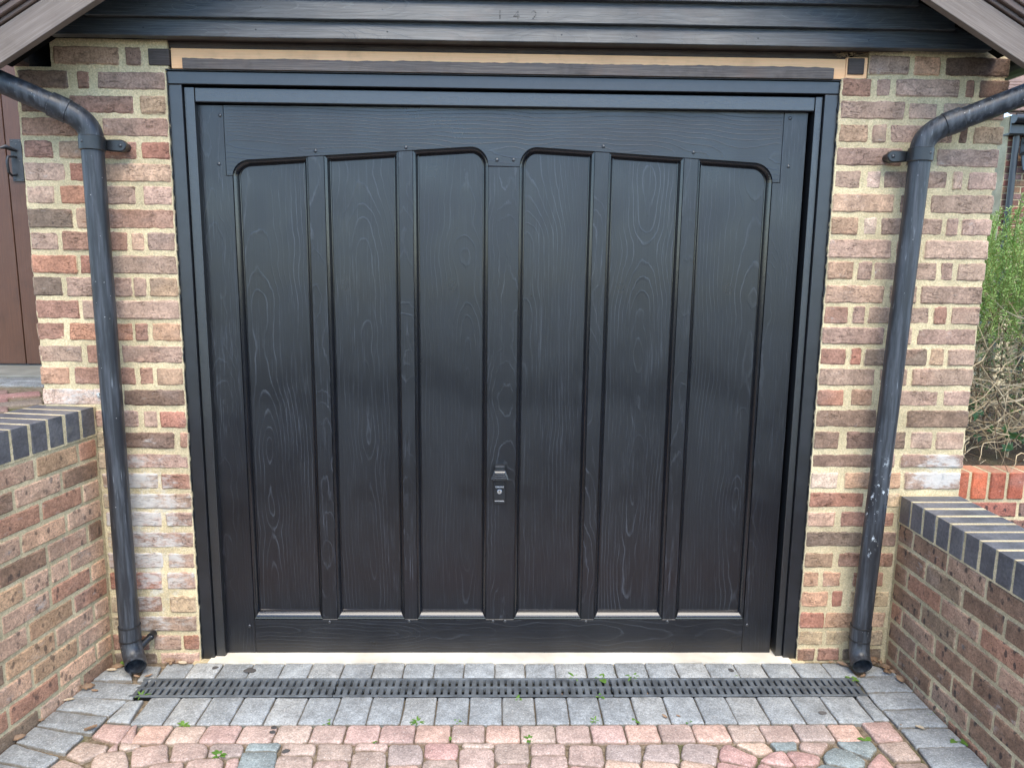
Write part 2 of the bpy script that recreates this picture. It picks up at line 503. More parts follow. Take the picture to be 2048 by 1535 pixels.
M = {}
M['brick_stock'] = brick_material("rough_stock_brick", 0.0, 1.0, 1.0, True)
M['brick_fleck'] = brick_material("flecked_facing_brick", 0.75, 0.25, 0.85)
M['brick_dark_fleck'] = brick_material("dark_flecked_brick", 1.0, 0.15, 0.8)
M['brick_red'] = brick_material("smooth_red_brick", 0.12, 0.1, 0.35)
M['mortar'] = mortar_material()
M['blue'] = engineering_material()
M['paver'] = paver_material()
BLK, BLK2, GRY = (0.0055, 0.0064, 0.0100), (0.0030, 0.0034, 0.0055), (0.095, 0.105, 0.125)
M['door_v'] = wood_material("black_stained_panel", BLK, BLK2, GRY, False, 0.0125, 0.066, 0.02, 0.46, 0.32, 0.60, 0.45, 0.07, 0.34, 0.20, ior=1.52)
M['door_stile'] = wood_material("black_stained_stile", BLK, BLK2, GRY, False, 0.0060, 0.020, 0.12, 0.45, 0.33, 0.60, 0.40, 0.03, 0.55, 0.16, ior=1.52)
M['door_h'] = wood_material("black_stained_rail", BLK, BLK2, GRY, True, 0.0115, 0.045, 0.03, 0.35, 0.31, 0.64, 0.45, 0.06, 0.22, 0.15, ior=1.52)
M['cladding'] = wood_material("black_weatherboard", (0.088, 0.094, 0.098), (0.040, 0.043, 0.046), (0.17, 0.175, 0.165), True, 0.0065, 0.020, 0.06, 0.35, 0.52, 0.55, 0.8, 0.05, 0.5, 0.18, 0.3)
M['barge'] = wood_material("weathered_barge_paint", (0.225, 0.185, 0.158), (0.165, 0.133, 0.113), (0.30, 0.26, 0.23), False, 0.02, 0.01, 0.2, 0.10, 0.75, 0.3, 0.5, 0.02, 0.25, 0.2, 0.25)
M['bare'] = wood_material("bare_pine", (0.90, 0.54, 0.29), (0.84, 0.47, 0.24), (0.60, 0.30, 0.14), True, 0.012, 0.03, 0.08, 0.35, 0.7, 0.3, 0.3, 0.03, 0.25, 0.3, 0.35)
M['greyboard'] = wood_material("worn_grey_board", (0.155, 0.130, 0.115), (0.085, 0.073, 0.068), (0.22, 0.18, 0.15), True, 0.008, 0.03, 0.05, 0.4, 0.7, 0.35, 0.9, 0.05, 0.35, 0.2, 0.6)
M['oldtimber'] = wood_material("dark_end_timber", (0.095, 0.075, 0.065), (0.055, 0.043, 0.038), (0.17, 0.14, 0.12), True, 0.006, 0.02, 0.05, 0.4, 0.75, 0.3, 0.8, 0.05, 0.3, 0.2, 0.5)
M['brownplank'] = wood_material("brown_stained_plank", (0.110, 0.046, 0.023), (0.078, 0.032, 0.017), (0.14, 0.070, 0.040), False, 0.012, 0.02, 0.10, 0.25, 0.42, 0.5, 0.25, 0.03, 0.15, 0.2, 0.35)
M['frame'] = plain("black_frame_paint", (0.0080, 0.0088, 0.0115), 0.36, 120.0, 0.3, 0.3, 0.0006, 0.0, 0.8)
def leather():
    s = NT("embossed_black_steel")
    v = s.coord()
    h = s.math('ADD', s.noise(s.mapping(v, (110.0, 110.0, 190.0)), 1.0, 3.0, 0.6, 1.2), s.math('MULTIPLY', s.noise(v, 14.0, 2.0), 0.5))
    s.set(Base_Color=s.mix(s.noise(v, 5.0), (0.008, 0.0085, 0.010), (0.012, 0.013, 0.015)), Roughness=0.32, Normal=s.bump(h, 0.40, 0.0016))
    s.p.inputs['Specular IOR Level'].default_value = 1.0
    return s.mat
M['leather'] = leather()
M['mould'] = plain("black_gloss_moulding", (0.0055, 0.0062, 0.0085), 0.18, 60.0, 0.2, 0.04, 0.0003, 0.0, 0.75)
M['stud'] = plain("black_coach_bolt", (0.022, 0.023, 0.026), 0.30, 80.0, 0.2, 0.1, 0.0004, 0.0, 0.8)
M['dark'] = plain("dark_void", (0.006, 0.006, 0.006), 0.95, 20.0, 0.2, 0.1, 0.001, 0.0, 0.1)  # near-black: puts the shade of gaps and recesses into the colour
M['seal'] = plain("black_sealant", (0.012, 0.012, 0.012), 0.5, 90.0, 0.2, 0.4, 0.002)
M['plastic'] = plain("black_plastic", (0.014, 0.015, 0.017), 0.34, 160.0, 0.25, 0.1, 0.0004)
M['grate'] = plain("dusty_black_grating", (0.095, 0.104, 0.110), 0.62, 130.0, 0.35, 0.6, 0.0015)
M['steel'] = plain("lock_steel", (0.75, 0.76, 0.78), 0.25, 100.0, 0.1, 0.1, 0.0003, 0.9)
M['white_print'] = plain("white_print", (0.80, 0.76, 0.74), 0.6, 100.0, 0.05, 0.0)
M['iron'] = plain("black_ironmongery", (0.035, 0.037, 0.040), 0.42, 120.0, 0.3, 0.5, 0.001, 0.2)
M['threshold'] = plain("pale_concrete_sill", (0.66, 0.60, 0.49), 0.9, 22.0, 0.25, 0.5, 0.002, 0.0, 0.2)
M['pipe'] = pipe_material("black_downpipe_plastic", False)
M['pipe_splashed'] = pipe_material("paint_splashed_downpipe", True)
M['pipe_inside'] = plain("pipe_inside", (0.05, 0.05, 0.05), 0.8, 50.0, 0.3, 0.4, 0.002)
M['tile'] = plain("clay_tile", (0.24, 0.15, 0.11), 0.85, 18.0, 0.35, 0.6, 0.003)
M['verge'] = plain("brown_verge_paint", (0.115, 0.075, 0.058), 0.55, 22.0, 0.3, 0.4, 0.002)
M['twig'] = plain("woody_stem", (0.40, 0.31, 0.195), 0.85, 30.0, 0.5, 0.6, 0.002, 0.0, 0.2)
M['twig_pale'] = plain("bleached_stem", (0.46, 0.38, 0.26), 0.85, 30.0, 0.4, 0.6, 0.002, 0.0, 0.2)
M['twig_dark'] = plain("dark_stem", (0.12, 0.085, 0.055), 0.9, 30.0, 0.4, 0.6, 0.002, 0.0, 0.2)
M['grip'] = plain("worn_black_grip", (0.030, 0.032, 0.036), 0.26, 160.0, 0.2, 0.1, 0.0004, 0.0, 0.8)
M['greenstem'] = plain("green_stem", (0.22, 0.22, 0.08), 0.8, 30.0, 0.3, 0.3, 0.001, 0.0, 0.2)

def leaf_material(name, a, b, trans=0.25, rough=0.55):
    s = NT(name)
    v = s.coord()
    n1 = s.noise(v, 14.0, 3.0)
    n2 = s.noise(v, 120.0, 3.0)
    c = s.mix(s.step(n1, 0.35, 0.65), a, b)
    c = s.mix(s.step(n2, 0.4, 0.75, 0.0, 0.5), c, s.scale(c, 0.6))
    s.set(Base_Color=c, Roughness=rough)
    tr = s.n("ShaderNodeBsdfTranslucent")
    s.put(tr.inputs[0], c)
    mx = s.n("ShaderNodeMixShader")
    mx.inputs[0].default_value = trans
    s.t.links.new(s.p.outputs[0], mx.inputs[1]); s.t.links.new(tr.outputs[0], mx.inputs[2]); s.t.links.new(mx.outputs[0], s.out.inputs[0])
    return s.mat
M['rosemary'] = leaf_material("rosemary_needle", (0.18, 0.33, 0.065), (0.40, 0.55, 0.17), 0.30)
M['ivy'] = leaf_material("ivy_leaf", (0.02, 0.07, 0.018), (0.04, 0.11, 0.03), 0.15, 0.35)
M['hedge'] = leaf_material("hedge_leaf", (0.018, 0.045, 0.010), (0.11, 0.19, 0.03))  # leaf colour kept dark so the gaps in the bush look shaded
M['weed'] = leaf_material("weed_leaf", (0.11, 0.24, 0.035), (0.19, 0.33, 0.06), 0.3)
M['deadleaf'] = leaf_material("dead_leaf", (0.27, 0.165, 0.095), (0.40, 0.27, 0.17), 0.15, 0.7)
M['paleleaf'] = leaf_material("pale_dead_leaf", (0.52, 0.42, 0.29), (0.46, 0.34, 0.21), 0.15, 0.7)

def soil(name, a, b, moss):
    s = NT(name)
    v = s.coord()
    n1 = s.noise(v, 60.0, 6.0, 0.7)
    n2 = s.noise(v, 7.0, 3.0)
    c = s.mix(s.step(n1, 0.35, 0.7), a, b)
    c = s.mix(s.math('MULTIPLY', s.step(n2, 0.52, 0.66), moss), c, (0.07, 0.09, 0.025))
    c = s.mix(s.step(s.voro(v, 160.0), 0.25, 0.1, 0.0, 0.7), c, (0.42, 0.36, 0.27))
    s.set(Base_Color=c, Roughness=0.95, Normal=s.bump(n1, 1.0, 0.006))
    s.p.inputs['Specular IOR Level'].default_value = 0.2
    return s.mat
M['joint'] = soil("jointing_sand_and_moss", (0.13, 0.098, 0.065), (0.29, 0.23, 0.16), 0.6)
M['soil'] = soil("planter_soil", (0.05, 0.036, 0.024), (0.11, 0.08, 0.055), 0.2)
M['ground'] = soil("dark_ground_beyond", (0.034, 0.035, 0.039), (0.058, 0.059, 0.064), 0.02)  # unseen ground, made dark to deepen the reflection low on the door

LEFT_PIER = [(2.073, 2.125, [(-1.457, -1.252, 't'), (-1.23, -1.181, 'd')]), (1.999, 2.05, [(-1.577, -1.42, 'D'), (-1.389, -1.353, 'r'), (-1.326, -1.107, 'p')]),
 (1.923, 1.976, [(-1.577, -1.442, 'D'), (-1.421, -1.217, 'r'), (-1.193, -1.111, 't')]), (1.85, 1.905, [(-1.582, -1.404, 'r'), (-1.32, -1.108, 'p')]),
 (1.78, 1.831, [(-1.579, -1.489, 'r'), (-1.467, -1.378, 't'), (-1.359, -1.216, 'r'), (-1.199, -1.108, 'R')]),
 (1.706, 1.762, [(-1.585, -1.454, 'k'), (-1.438, -1.346, 'R'), (-1.325, -1.108, 'b')]),
 (1.633, 1.689, [(-1.585, -1.496, 'k'), (-1.475, -1.355, 'o'), (-1.337, -1.23, 'p'), (-1.201, -1.106, 'k')]),
 (1.554, 1.615, [(-1.586, -1.443, 'g'), (-1.427, -1.341, 'b'), (-1.324, -1.103, 'r')]),
 (1.482, 1.539, [(-1.585, -1.496, 'k'), (-1.48, -1.268, 'r'), (-1.253, -1.211, 'b'), (-1.198, -1.097, 'p')]),
 (1.405, 1.463, [(-1.589, -1.441, 'o'), (-1.428, -1.337, 'R'), (-1.321, -1.101, 'p')]),
 (1.329, 1.39, [(-1.591, -1.496, 'g'), (-1.48, -1.264, 'p'), (-1.254, -1.215, 'p'), (-1.202, -1.095, 't')]),
 (1.254, 1.313, [(-1.589, -1.445, 'r'), (-1.431, -1.335, 'p'), (-1.319, -1.098, 'k')]),
 (1.179, 1.237, [(-1.591, -1.501, 'r'), (-1.483, -1.27, 'o'), (-1.26, -1.219, 'r'), (-1.204, -1.095, 'O')]),
 (1.102, 1.159, [(-1.592, -1.448, 'p'), (-1.43, -1.33, 'r'), (-1.312, -1.098, 'p')]),
 (1.026, 1.083, [(-1.594, -1.498, 'O'), (-1.479, -1.273, 'r'), (-1.256, -1.211, 'r'), (-1.198, -1.107, 't')]),
 (0.954, 1.008, [(-1.594, -1.338, 'w'), (-1.316, -1.11, 'D')]), (0.876, 0.931, [(-1.418, -1.273, '1'), (-1.253, -1.209, '1'), (-1.196, -1.108, 'R')]),
 (0.803, 0.856, [(-1.419, -1.343, 'y'), (-1.329, -1.153, 'D'), (-1.133, -1.106, 'r')]), (0.728, 0.78, [(-1.421, -1.338, 'y'), (-1.326, -1.11, '2')]),
 (0.654, 0.707, [(-1.412, -1.221, '3'), (-1.205, -1.106, 'r')]), (0.582, 0.632, [(-1.414, -1.339, 'y'), (-1.323, -1.105, '4')]),
 (0.514, 0.565, [(-1.412, -1.218, '4'), (-1.199, -1.109, '2')]), (0.436, 0.49, [(-1.411, -1.337, 'y'), (-1.325, -1.108, '2')]),
 (0.358, 0.411, [(-1.414, -1.223, '4'), (-1.202, -1.111, '3')]), (0.278, 0.339, [(-1.413, -1.336, 'R'), (-1.324, -1.231, 'R'), (-1.21, -1.112, '5')]),
 (0.188, 0.247, [(-1.416, -1.335, 'y'), (-1.321, -1.235, 'r'), (-1.205, -1.114, 'Y')]),
 (0.115, 0.169, [(-1.418, -1.334, 'y'), (-1.321, -1.115, '3')]), (0.042, 0.095, [(-1.42, -1.293, 'r'), (-1.272, -1.178, '2'), (-1.165, -1.112, 'R')]),
 (-0.015, 0.025, [(-1.418, -1.269, 'g'), (-1.254, -1.112, '1')])]
RIGHT_PIER = [(2.081, 2.135, [(1.193, 1.326, 'p'), (1.345, 1.428, 'O'), (1.45, 1.66, 'D')]),
 (2.012, 2.064, [(1.111, 1.204, 'r'), (1.225, 1.271, 'p'), (1.289, 1.5, 'k'), (1.524, 1.549, 'r'), (1.57, 1.665, 'D')]),
 (1.94, 1.993, [(1.112, 1.323, 'p'), (1.341, 1.435, 'k'), (1.456, 1.548, 'k'), (1.565, 1.66, 'p')]),
 (1.865, 1.92, [(1.112, 1.207, 't'), (1.224, 1.27, 'p'), (1.283, 1.494, 'p'), (1.515, 1.544, 'D'), (1.565, 1.664, 't')]),
 (1.79, 1.845, [(1.108, 1.33, 'p'), (1.346, 1.427, 'p'), (1.449, 1.658, 'k')]),
 (1.716, 1.772, [(1.107, 1.195, 'k'), (1.217, 1.264, 'K'), (1.277, 1.49, 'p'), (1.512, 1.543, 'k'), (1.563, 1.66, 'k')]),
 (1.637, 1.694, [(1.109, 1.316, 'b'), (1.34, 1.42, 'p'), (1.444, 1.658, 'p')]),
 (1.563, 1.617, [(1.107, 1.199, 't'), (1.219, 1.263, 'K'), (1.28, 1.49, 'p'), (1.505, 1.542, 'p'), (1.559, 1.66, 'k')]),
 (1.484, 1.543, [(1.107, 1.321, 'k'), (1.341, 1.422, 'k'), (1.439, 1.657, 'k')]),
 (1.411, 1.469, [(1.104, 1.195, 't'), (1.212, 1.26, 'p'), (1.27, 1.487, 'p'), (1.501, 1.543, 'p'), (1.56, 1.656, 'p')]),
 (1.331, 1.389, [(1.102, 1.31, 'b'), (1.332, 1.425, 'p'), (1.441, 1.653, 'p')]),
 (1.26, 1.317, [(1.102, 1.191, 'r'), (1.21, 1.249, 'p'), (1.263, 1.476, 'p'), (1.494, 1.537, 'r'), (1.554, 1.653, 'p')]),
 (1.188, 1.243, [(1.103, 1.322, 'p'), (1.341, 1.421, 'k'), (1.442, 1.649, 'p')]),
 (1.115, 1.171, [(1.102, 1.194, 'r'), (1.214, 1.249, 'R'), (1.264, 1.482, 'g'), (1.496, 1.541, 't'), (1.559, 1.651, 'p')]),
 (1.042, 1.101, [(1.103, 1.304, 'p'), (1.321, 1.42, 'p'), (1.439, 1.653, 'p')]),
 (0.97, 1.024, [(1.098, 1.199, 'R'), (1.227, 1.302, 't'), (1.33, 1.538, 'p'), (1.557, 1.651, 'k')]),
 (0.893, 0.952, [(1.1, 1.324, 'd'), (1.343, 1.403, 'p'), (1.435, 1.653, 'd')]),
 (0.814, 0.874, [(1.103, 1.194, 'd'), (1.224, 1.375, 'D'), (1.386, 1.435, 'g'), (1.456, 1.534, 'k'), (1.548, 1.647, 'k')]),
 (0.746, 0.791, [(1.096, 1.322, 'd'), (1.343, 1.404, 'p'), (1.428, 1.654, '3')]),
 (0.666, 0.723, [(1.098, 1.204, 'K'), (1.231, 1.431, 'O'), (1.448, 1.649, '4')]), (0.595, 0.648, [(1.095, 1.305, 'R'), (1.321, 1.437, 'Y')]),
 (0.522, 0.575, [(1.096, 1.204, 'b'), (1.229, 1.422, 'r')]), (0.447, 0.499, [(1.099, 1.312, 'g'), (1.33, 1.435, 'p')]),
 (0.368, 0.418, [(1.101, 1.209, 't'), (1.233, 1.433, 'r')]), (0.29, 0.346, [(1.098, 1.165, 'O'), (1.18, 1.245, 'O'), (1.292, 1.405, 'r')]),
 (0.211, 0.27, [(1.1, 1.204, 'O'), (1.221, 1.259, 'R'), (1.288, 1.431, 'Y')]),
 (0.129, 0.187, [(1.103, 1.196, 'R'), (1.201, 1.306, 'O'), (1.324, 1.425, '5')]),
 (0.059, 0.113, [(1.101, 1.198, 'Y'), (1.209, 1.298, 'Y'), (1.316, 1.423, 'y')]),
 (-0.002, 0.043, [(1.096, 1.17, 'r'), (1.185, 1.262, 'r'), (1.277, 1.425, 'g')])]
LEFT_JOINTS = [[0.095, 0.283], [0.18, 0.376], [0.093, 0.277], [0.175, 0.367], [0.084, 0.269], [0.179, 0.266, 0.373], [0.086, 0.271, 0.47], [0.177, 0.373], [0.085, 0.268, 0.473], [0.173, 0.373], [0.091, 0.269, 0.475], [0.168, 0.362]]
RIGHT_JOINTS = [[0.1, 0.297, 0.485], [0.19, 0.386, 0.579], [0.088, 0.288, 0.482], [0.187, 0.382, 0.576], [0.08, 0.279, 0.475, 0.671], [0.181, 0.384, 0.581], [0.08, 0.285, 0.478, 0.674], [0.19, 0.381]]
PAVERS = [([(-1.218, -0.122), (-1.123, -0.122), (-1.123, -0.023), (-1.218, -0.023)], 'g'), ([(-1.117, -0.122), (-1.018, -0.122), (-1.018, -0.023), (-1.117, -0.023)], 'h'),
 ([(-1.012, -0.122), (-0.908, -0.122), (-0.908, -0.023), (-1.012, -0.023)], 'g'), ([(-0.902, -0.122), (-0.795, -0.122), (-0.795, -0.023), (-0.902, -0.023)], 'g'),
 ([(-0.789, -0.122), (-0.692, -0.122), (-0.692, -0.023), (-0.789, -0.023)], 'g'), ([(-0.686, -0.122), (-0.578, -0.122), (-0.578, -0.023), (-0.686, -0.023)], 'h'),
 ([(-0.572, -0.122), (-0.466, -0.122), (-0.466, -0.023), (-0.572, -0.023)], 'g'), ([(-0.46, -0.122), (-0.356, -0.122), (-0.356, -0.023), (-0.46, -0.023)], 'h'),
 ([(-0.35, -0.122), (-0.248, -0.122), (-0.248, -0.023), (-0.35, -0.023)], 'g'), ([(-0.242, -0.122), (-0.139, -0.122), (-0.139, -0.023), (-0.242, -0.023)], 'g'),
 ([(-0.133, -0.122), (-0.028, -0.122), (-0.028, -0.023), (-0.133, -0.023)], 'g'), ([(-0.022, -0.122), (0.082, -0.122), (0.082, -0.023), (-0.022, -0.023)], 'h'),
 ([(0.088, -0.122), (0.191, -0.122), (0.191, -0.023), (0.088, -0.023)], 'g'), ([(0.197, -0.122), (0.303, -0.122), (0.303, -0.023), (0.197, -0.023)], 'h'),
 ([(0.309, -0.122), (0.411, -0.122), (0.411, -0.023), (0.309, -0.023)], 'g'), ([(0.417, -0.122), (0.525, -0.122), (0.525, -0.023), (0.417, -0.023)], 'g'),
 ([(0.531, -0.122), (0.634, -0.122), (0.634, -0.023), (0.531, -0.023)], 'g'), ([(0.64, -0.122), (0.747, -0.122), (0.747, -0.023), (0.64, -0.023)], 'h'),
 ([(0.753, -0.122), (0.855, -0.122), (0.855, -0.023), (0.753, -0.023)], 'g'), ([(0.861, -0.122), (0.958, -0.122), (0.958, -0.023), (0.861, -0.023)], 'h'),
 ([(0.964, -0.122), (1.071, -0.122), (1.071, -0.023), (0.964, -0.023)], 'g'), ([(1.077, -0.122), (1.184, -0.122), (1.184, -0.023), (1.077, -0.023)], 'g'),
 ([(1.19, -0.122), (1.28, -0.122), (1.28, -0.023), (1.19, -0.023)], 'g'), ([(-1.179, -0.384), (-1.082, -0.384), (-1.082, -0.237), (-1.179, -0.237)], 'g'),
 ([(-1.076, -0.384), (-0.978, -0.384), (-0.978, -0.237), (-1.076, -0.237)], 'h'), ([(-0.972, -0.384), (-0.87, -0.384), (-0.87, -0.237), (-0.972, -0.237)], 'g'),
 ([(-0.864, -0.384), (-0.765, -0.384), (-0.765, -0.237), (-0.864, -0.237)], 'g'), ([(-0.759, -0.384), (-0.656, -0.384), (-0.656, -0.237), (-0.759, -0.237)], 'h'),
 ([(-0.65, -0.384), (-0.545, -0.384), (-0.545, -0.237), (-0.65, -0.237)], 'g'), ([(-0.539, -0.384), (-0.438, -0.384), (-0.438, -0.237), (-0.539, -0.237)], 'g'),
 ([(-0.432, -0.384), (-0.33, -0.384), (-0.33, -0.237), (-0.432, -0.237)], 'g'), ([(-0.324, -0.384), (-0.221, -0.384), (-0.221, -0.237), (-0.324, -0.237)], 'h'),
 ([(-0.215, -0.384), (-0.112, -0.384), (-0.112, -0.237), (-0.215, -0.237)], 'g'), ([(-0.106, -0.384), (-0.002, -0.384), (-0.002, -0.237), (-0.106, -0.237)], 'g'),
 ([(0.004, -0.384), (0.106, -0.384), (0.106, -0.237), (0.004, -0.237)], 'h'), ([(0.112, -0.384), (0.215, -0.384), (0.215, -0.237), (0.112, -0.237)], 'g'),
 ([(0.221, -0.384), (0.323, -0.384), (0.323, -0.237), (0.221, -0.237)], 'g'), ([(0.329, -0.384), (0.433, -0.384), (0.433, -0.237), (0.329, -0.237)], 'g'),
 ([(0.44, -0.384), (0.543, -0.384), (0.543, -0.237), (0.44, -0.237)], 'h'), ([(0.549, -0.384), (0.651, -0.384), (0.651, -0.237), (0.549, -0.237)], 'g'),
 ([(0.657, -0.384), (0.758, -0.384), (0.758, -0.237), (0.657, -0.237)], 'g'), ([(0.764, -0.384), (0.866, -0.384), (0.866, -0.237), (0.764, -0.237)], 'h'),
 ([(0.872, -0.384), (0.982, -0.384), (0.982, -0.237), (0.872, -0.237)], 'g'), ([(0.988, -0.384), (1.085, -0.384), (1.085, -0.237), (0.988, -0.237)], 'g'),
 ([(1.091, -0.384), (1.206, -0.384), (1.206, -0.237), (1.091, -0.237)], 'g'), ([(-1.137, -0.474), (-1.039, -0.474), (-1.039, -0.39), (-1.137, -0.39)], 'o'),
 ([(-1.033, -0.474), (-0.935, -0.474), (-0.935, -0.39), (-1.033, -0.39)], 't'), ([(-0.929, -0.474), (-0.822, -0.474), (-0.822, -0.39), (-0.929, -0.39)], 'p'),
 ([(-0.816, -0.474), (-0.711, -0.474), (-0.711, -0.39), (-0.816, -0.39)], 'q'), ([(-0.705, -0.474), (-0.601, -0.474), (-0.601, -0.39), (-0.705, -0.39)], 'r'),
 ([(-0.595, -0.474), (-0.493, -0.474), (-0.493, -0.39), (-0.595, -0.39)], 'q'), ([(-0.487, -0.474), (-0.386, -0.474), (-0.386, -0.39), (-0.487, -0.39)], 'p'),
 ([(-0.38, -0.474), (-0.275, -0.474), (-0.275, -0.39), (-0.38, -0.39)], 'p'), ([(-0.269, -0.474), (-0.164, -0.474), (-0.164, -0.39), (-0.269, -0.39)], 'o'),
 ([(-0.158, -0.474), (-0.056, -0.474), (-0.056, -0.39), (-0.158, -0.39)], 'q'), ([(-0.05, -0.474), (0.053, -0.474), (0.053, -0.39), (-0.05, -0.39)], 'o'),
 ([(0.059, -0.474), (0.165, -0.474), (0.165, -0.39), (0.059, -0.39)], 'r'), ([(0.171, -0.474), (0.275, -0.474), (0.275, -0.39), (0.171, -0.39)], 'q'),
 ([(0.281, -0.474), (0.385, -0.474), (0.385, -0.39), (0.281, -0.39)], 'p'), ([(0.391, -0.474), (0.492, -0.474), (0.492, -0.39), (0.391, -0.39)], 'o'),
 ([(0.498, -0.474), (0.601, -0.474), (0.601, -0.39), (0.498, -0.39)], 'q'), ([(0.607, -0.474), (0.715, -0.474), (0.715, -0.39), (0.607, -0.39)], 'o'),
 ([(0.721, -0.474), (0.819, -0.474), (0.819, -0.39), (0.721, -0.39)], 'r'), ([(0.825, -0.474), (0.926, -0.474), (0.926, -0.39), (0.825, -0.39)], 'q'),
 ([(0.932, -0.474), (1.039, -0.474), (1.039, -0.39), (0.932, -0.39)], 's'), ([(1.045, -0.474), (1.135, -0.474), (1.135, -0.39), (1.045, -0.39)], 'o'),
 ([(-1.384, -0.13), (-1.395, -0.07), (-1.349, -0.039), (-1.295, -0.132)], 'g'), ([(-1.278, -0.132), (-1.29, -0.039), (-1.236, -0.041), (-1.212, -0.136)], 'h'),
 ([(-1.391, -0.19), (-1.378, -0.139), (-1.239, -0.16), (-1.241, -0.244), (-1.389, -0.231)], 'g'),
 ([(-1.4, -0.306), (-1.388, -0.234), (-1.252, -0.256), (-1.272, -0.337), (-1.375, -0.313)], 'g'),
 ([(-1.261, -0.367), (-1.248, -0.258), (-1.2, -0.25), (-1.187, -0.376)], 'g'), ([(-1.421, -0.386), (-1.409, -0.313), (-1.273, -0.344), (-1.278, -0.428)], 'g'),
 ([(-1.454, -0.467), (-1.439, -0.393), (-1.298, -0.436), (-1.306, -0.519)], 'g'), ([(-1.475, -0.547), (-1.452, -0.476), (-1.312, -0.538), (-1.329, -0.59)], 'g'),
 ([(-1.493, -0.639), (-1.474, -0.56), (-1.331, -0.599), (-1.338, -0.68)], 'g'), ([(-1.269, -0.44), (-1.266, -0.377), (-1.172, -0.385), (-1.171, -0.474)], 'p'),
 ([(-1.167, -0.474), (-1.168, -0.386), (-1.155, -0.384), (-1.121, -0.475)], 'p'),
 ([(-1.299, -0.526), (-1.284, -0.465), (-1.195, -0.485), (-1.19, -0.513), (-1.239, -0.56)], 'r'),
 ([(-1.185, -0.513), (-1.185, -0.489), (-1.173, -0.474), (-1.158, -0.504)], 'p'),
 ([(-1.157, -0.498), (-1.167, -0.472), (-1.102, -0.479), (-1.098, -0.492), (-1.137, -0.505)], 'r'),
 ([(-1.083, -0.573), (-1.113, -0.508), (-1.107, -0.494), (-1.029, -0.476), (-1.016, -0.487), (-0.984, -0.553), (-0.991, -0.559), (-1.067, -0.578)], 'q'),
 ([(-1.2, -0.574), (-1.209, -0.539), (-1.2, -0.521), (-1.138, -0.507), (-1.1, -0.555), (-1.088, -0.584), (-1.159, -0.603)], 'r'),
 ([(-1.32, -0.599), (-1.299, -0.545), (-1.234, -0.569), (-1.187, -0.603), (-1.177, -0.654), (-1.288, -0.654)], 'r'),
 ([(-1.146, -0.608), (-1.053, -0.582), (-1.031, -0.604), (-1.016, -0.655), (-1.131, -0.654)], 'q'),
 ([(-1.03, -0.579), (-0.985, -0.563), (-0.952, -0.572), (-0.923, -0.646), (-0.994, -0.652)], 'q'),
 ([(-0.981, -0.551), (-1.001, -0.475), (-0.913, -0.475), (-0.889, -0.501), (-0.88, -0.541), (-0.902, -0.546), (-0.973, -0.558)], 'q'),
 ([(-0.876, -0.537), (-0.888, -0.489), (-0.878, -0.476), (-0.797, -0.476), (-0.786, -0.49), (-0.781, -0.532), (-0.83, -0.539)], 's'),
 ([(-0.775, -0.509), (-0.776, -0.478), (-0.684, -0.475), (-0.678, -0.482), (-0.681, -0.513)], 'G'),
 ([(-0.662, -0.529), (-0.669, -0.482), (-0.661, -0.476), (-0.573, -0.48), (-0.567, -0.495), (-0.565, -0.529)], 'r'),
 ([(-0.551, -0.55), (-0.561, -0.483), (-0.552, -0.478), (-0.463, -0.481), (-0.454, -0.503), (-0.45, -0.547), (-0.459, -0.553)], 'r'),
 ([(-0.921, -0.592), (-0.923, -0.561), (-0.911, -0.55), (-0.837, -0.545), (-0.821, -0.561), (-0.809, -0.622), (-0.908, -0.622)], 'q'),
 ([(-0.808, -0.587), (-0.813, -0.55), (-0.783, -0.54), (-0.764, -0.622), (-0.799, -0.622)], 'p'),
 ([(-0.77, -0.587), (-0.779, -0.522), (-0.765, -0.519), (-0.681, -0.519), (-0.675, -0.532), (-0.656, -0.626), (-0.76, -0.626)], 'G'),
 ([(-0.664, -0.588), (-0.669, -0.544), (-0.662, -0.532), (-0.574, -0.533), (-0.564, -0.548), (-0.551, -0.624), (-0.657, -0.623)], 'r'),
 ([(-0.553, -0.595), (-0.552, -0.559), (-0.463, -0.556), (-0.458, -0.571), (-0.453, -0.627), (-0.548, -0.627)], 'q'),
 ([(-0.997, -0.568), (-0.943, -0.559), (-0.933, -0.572), (-0.917, -0.622), (-0.976, -0.621)], 'q'),
 ([(-0.448, -0.507), (-0.444, -0.479), (-0.355, -0.478), (-0.349, -0.492), (-0.355, -0.513)], 'q'),
 ([(-0.336, -0.571), (-0.345, -0.492), (-0.339, -0.485), (-0.255, -0.485), (-0.244, -0.504), (-0.237, -0.553), (-0.241, -0.572), (-0.318, -0.579)], 's'),
 ([(-0.233, -0.534), (-0.235, -0.484), (-0.228, -0.477), (-0.141, -0.479), (-0.135, -0.491), (-0.135, -0.535), (-0.142, -0.551), (-0.214, -0.551)], 'P'),
 ([(-0.123, -0.489), (-0.121, -0.48), (-0.027, -0.481), (-0.025, -0.493), (-0.032, -0.501), (-0.113, -0.5)], 'r'),
 ([(-0.127, -0.59), (-0.128, -0.512), (-0.117, -0.504), (-0.034, -0.505), (-0.025, -0.524), (-0.026, -0.591), (-0.034, -0.597), (-0.118, -0.596)], 'q'),
 ([(-0.021, -0.55), (-0.022, -0.485), (-0.014, -0.479), (0.073, -0.482), (0.079, -0.493), (0.08, -0.558), (0.072, -0.57), (-0.007, -0.573)], 'r'),
 ([(-0.443, -0.585), (-0.448, -0.533), (-0.436, -0.518), (-0.364, -0.516), (-0.35, -0.53), (-0.343, -0.586), (-0.345, -0.638), (-0.433, -0.638)], 'r'),
 ([(-0.332, -0.638), (-0.336, -0.589), (-0.32, -0.581), (-0.248, -0.581), (-0.242, -0.597), (-0.239, -0.639)], 'o'),
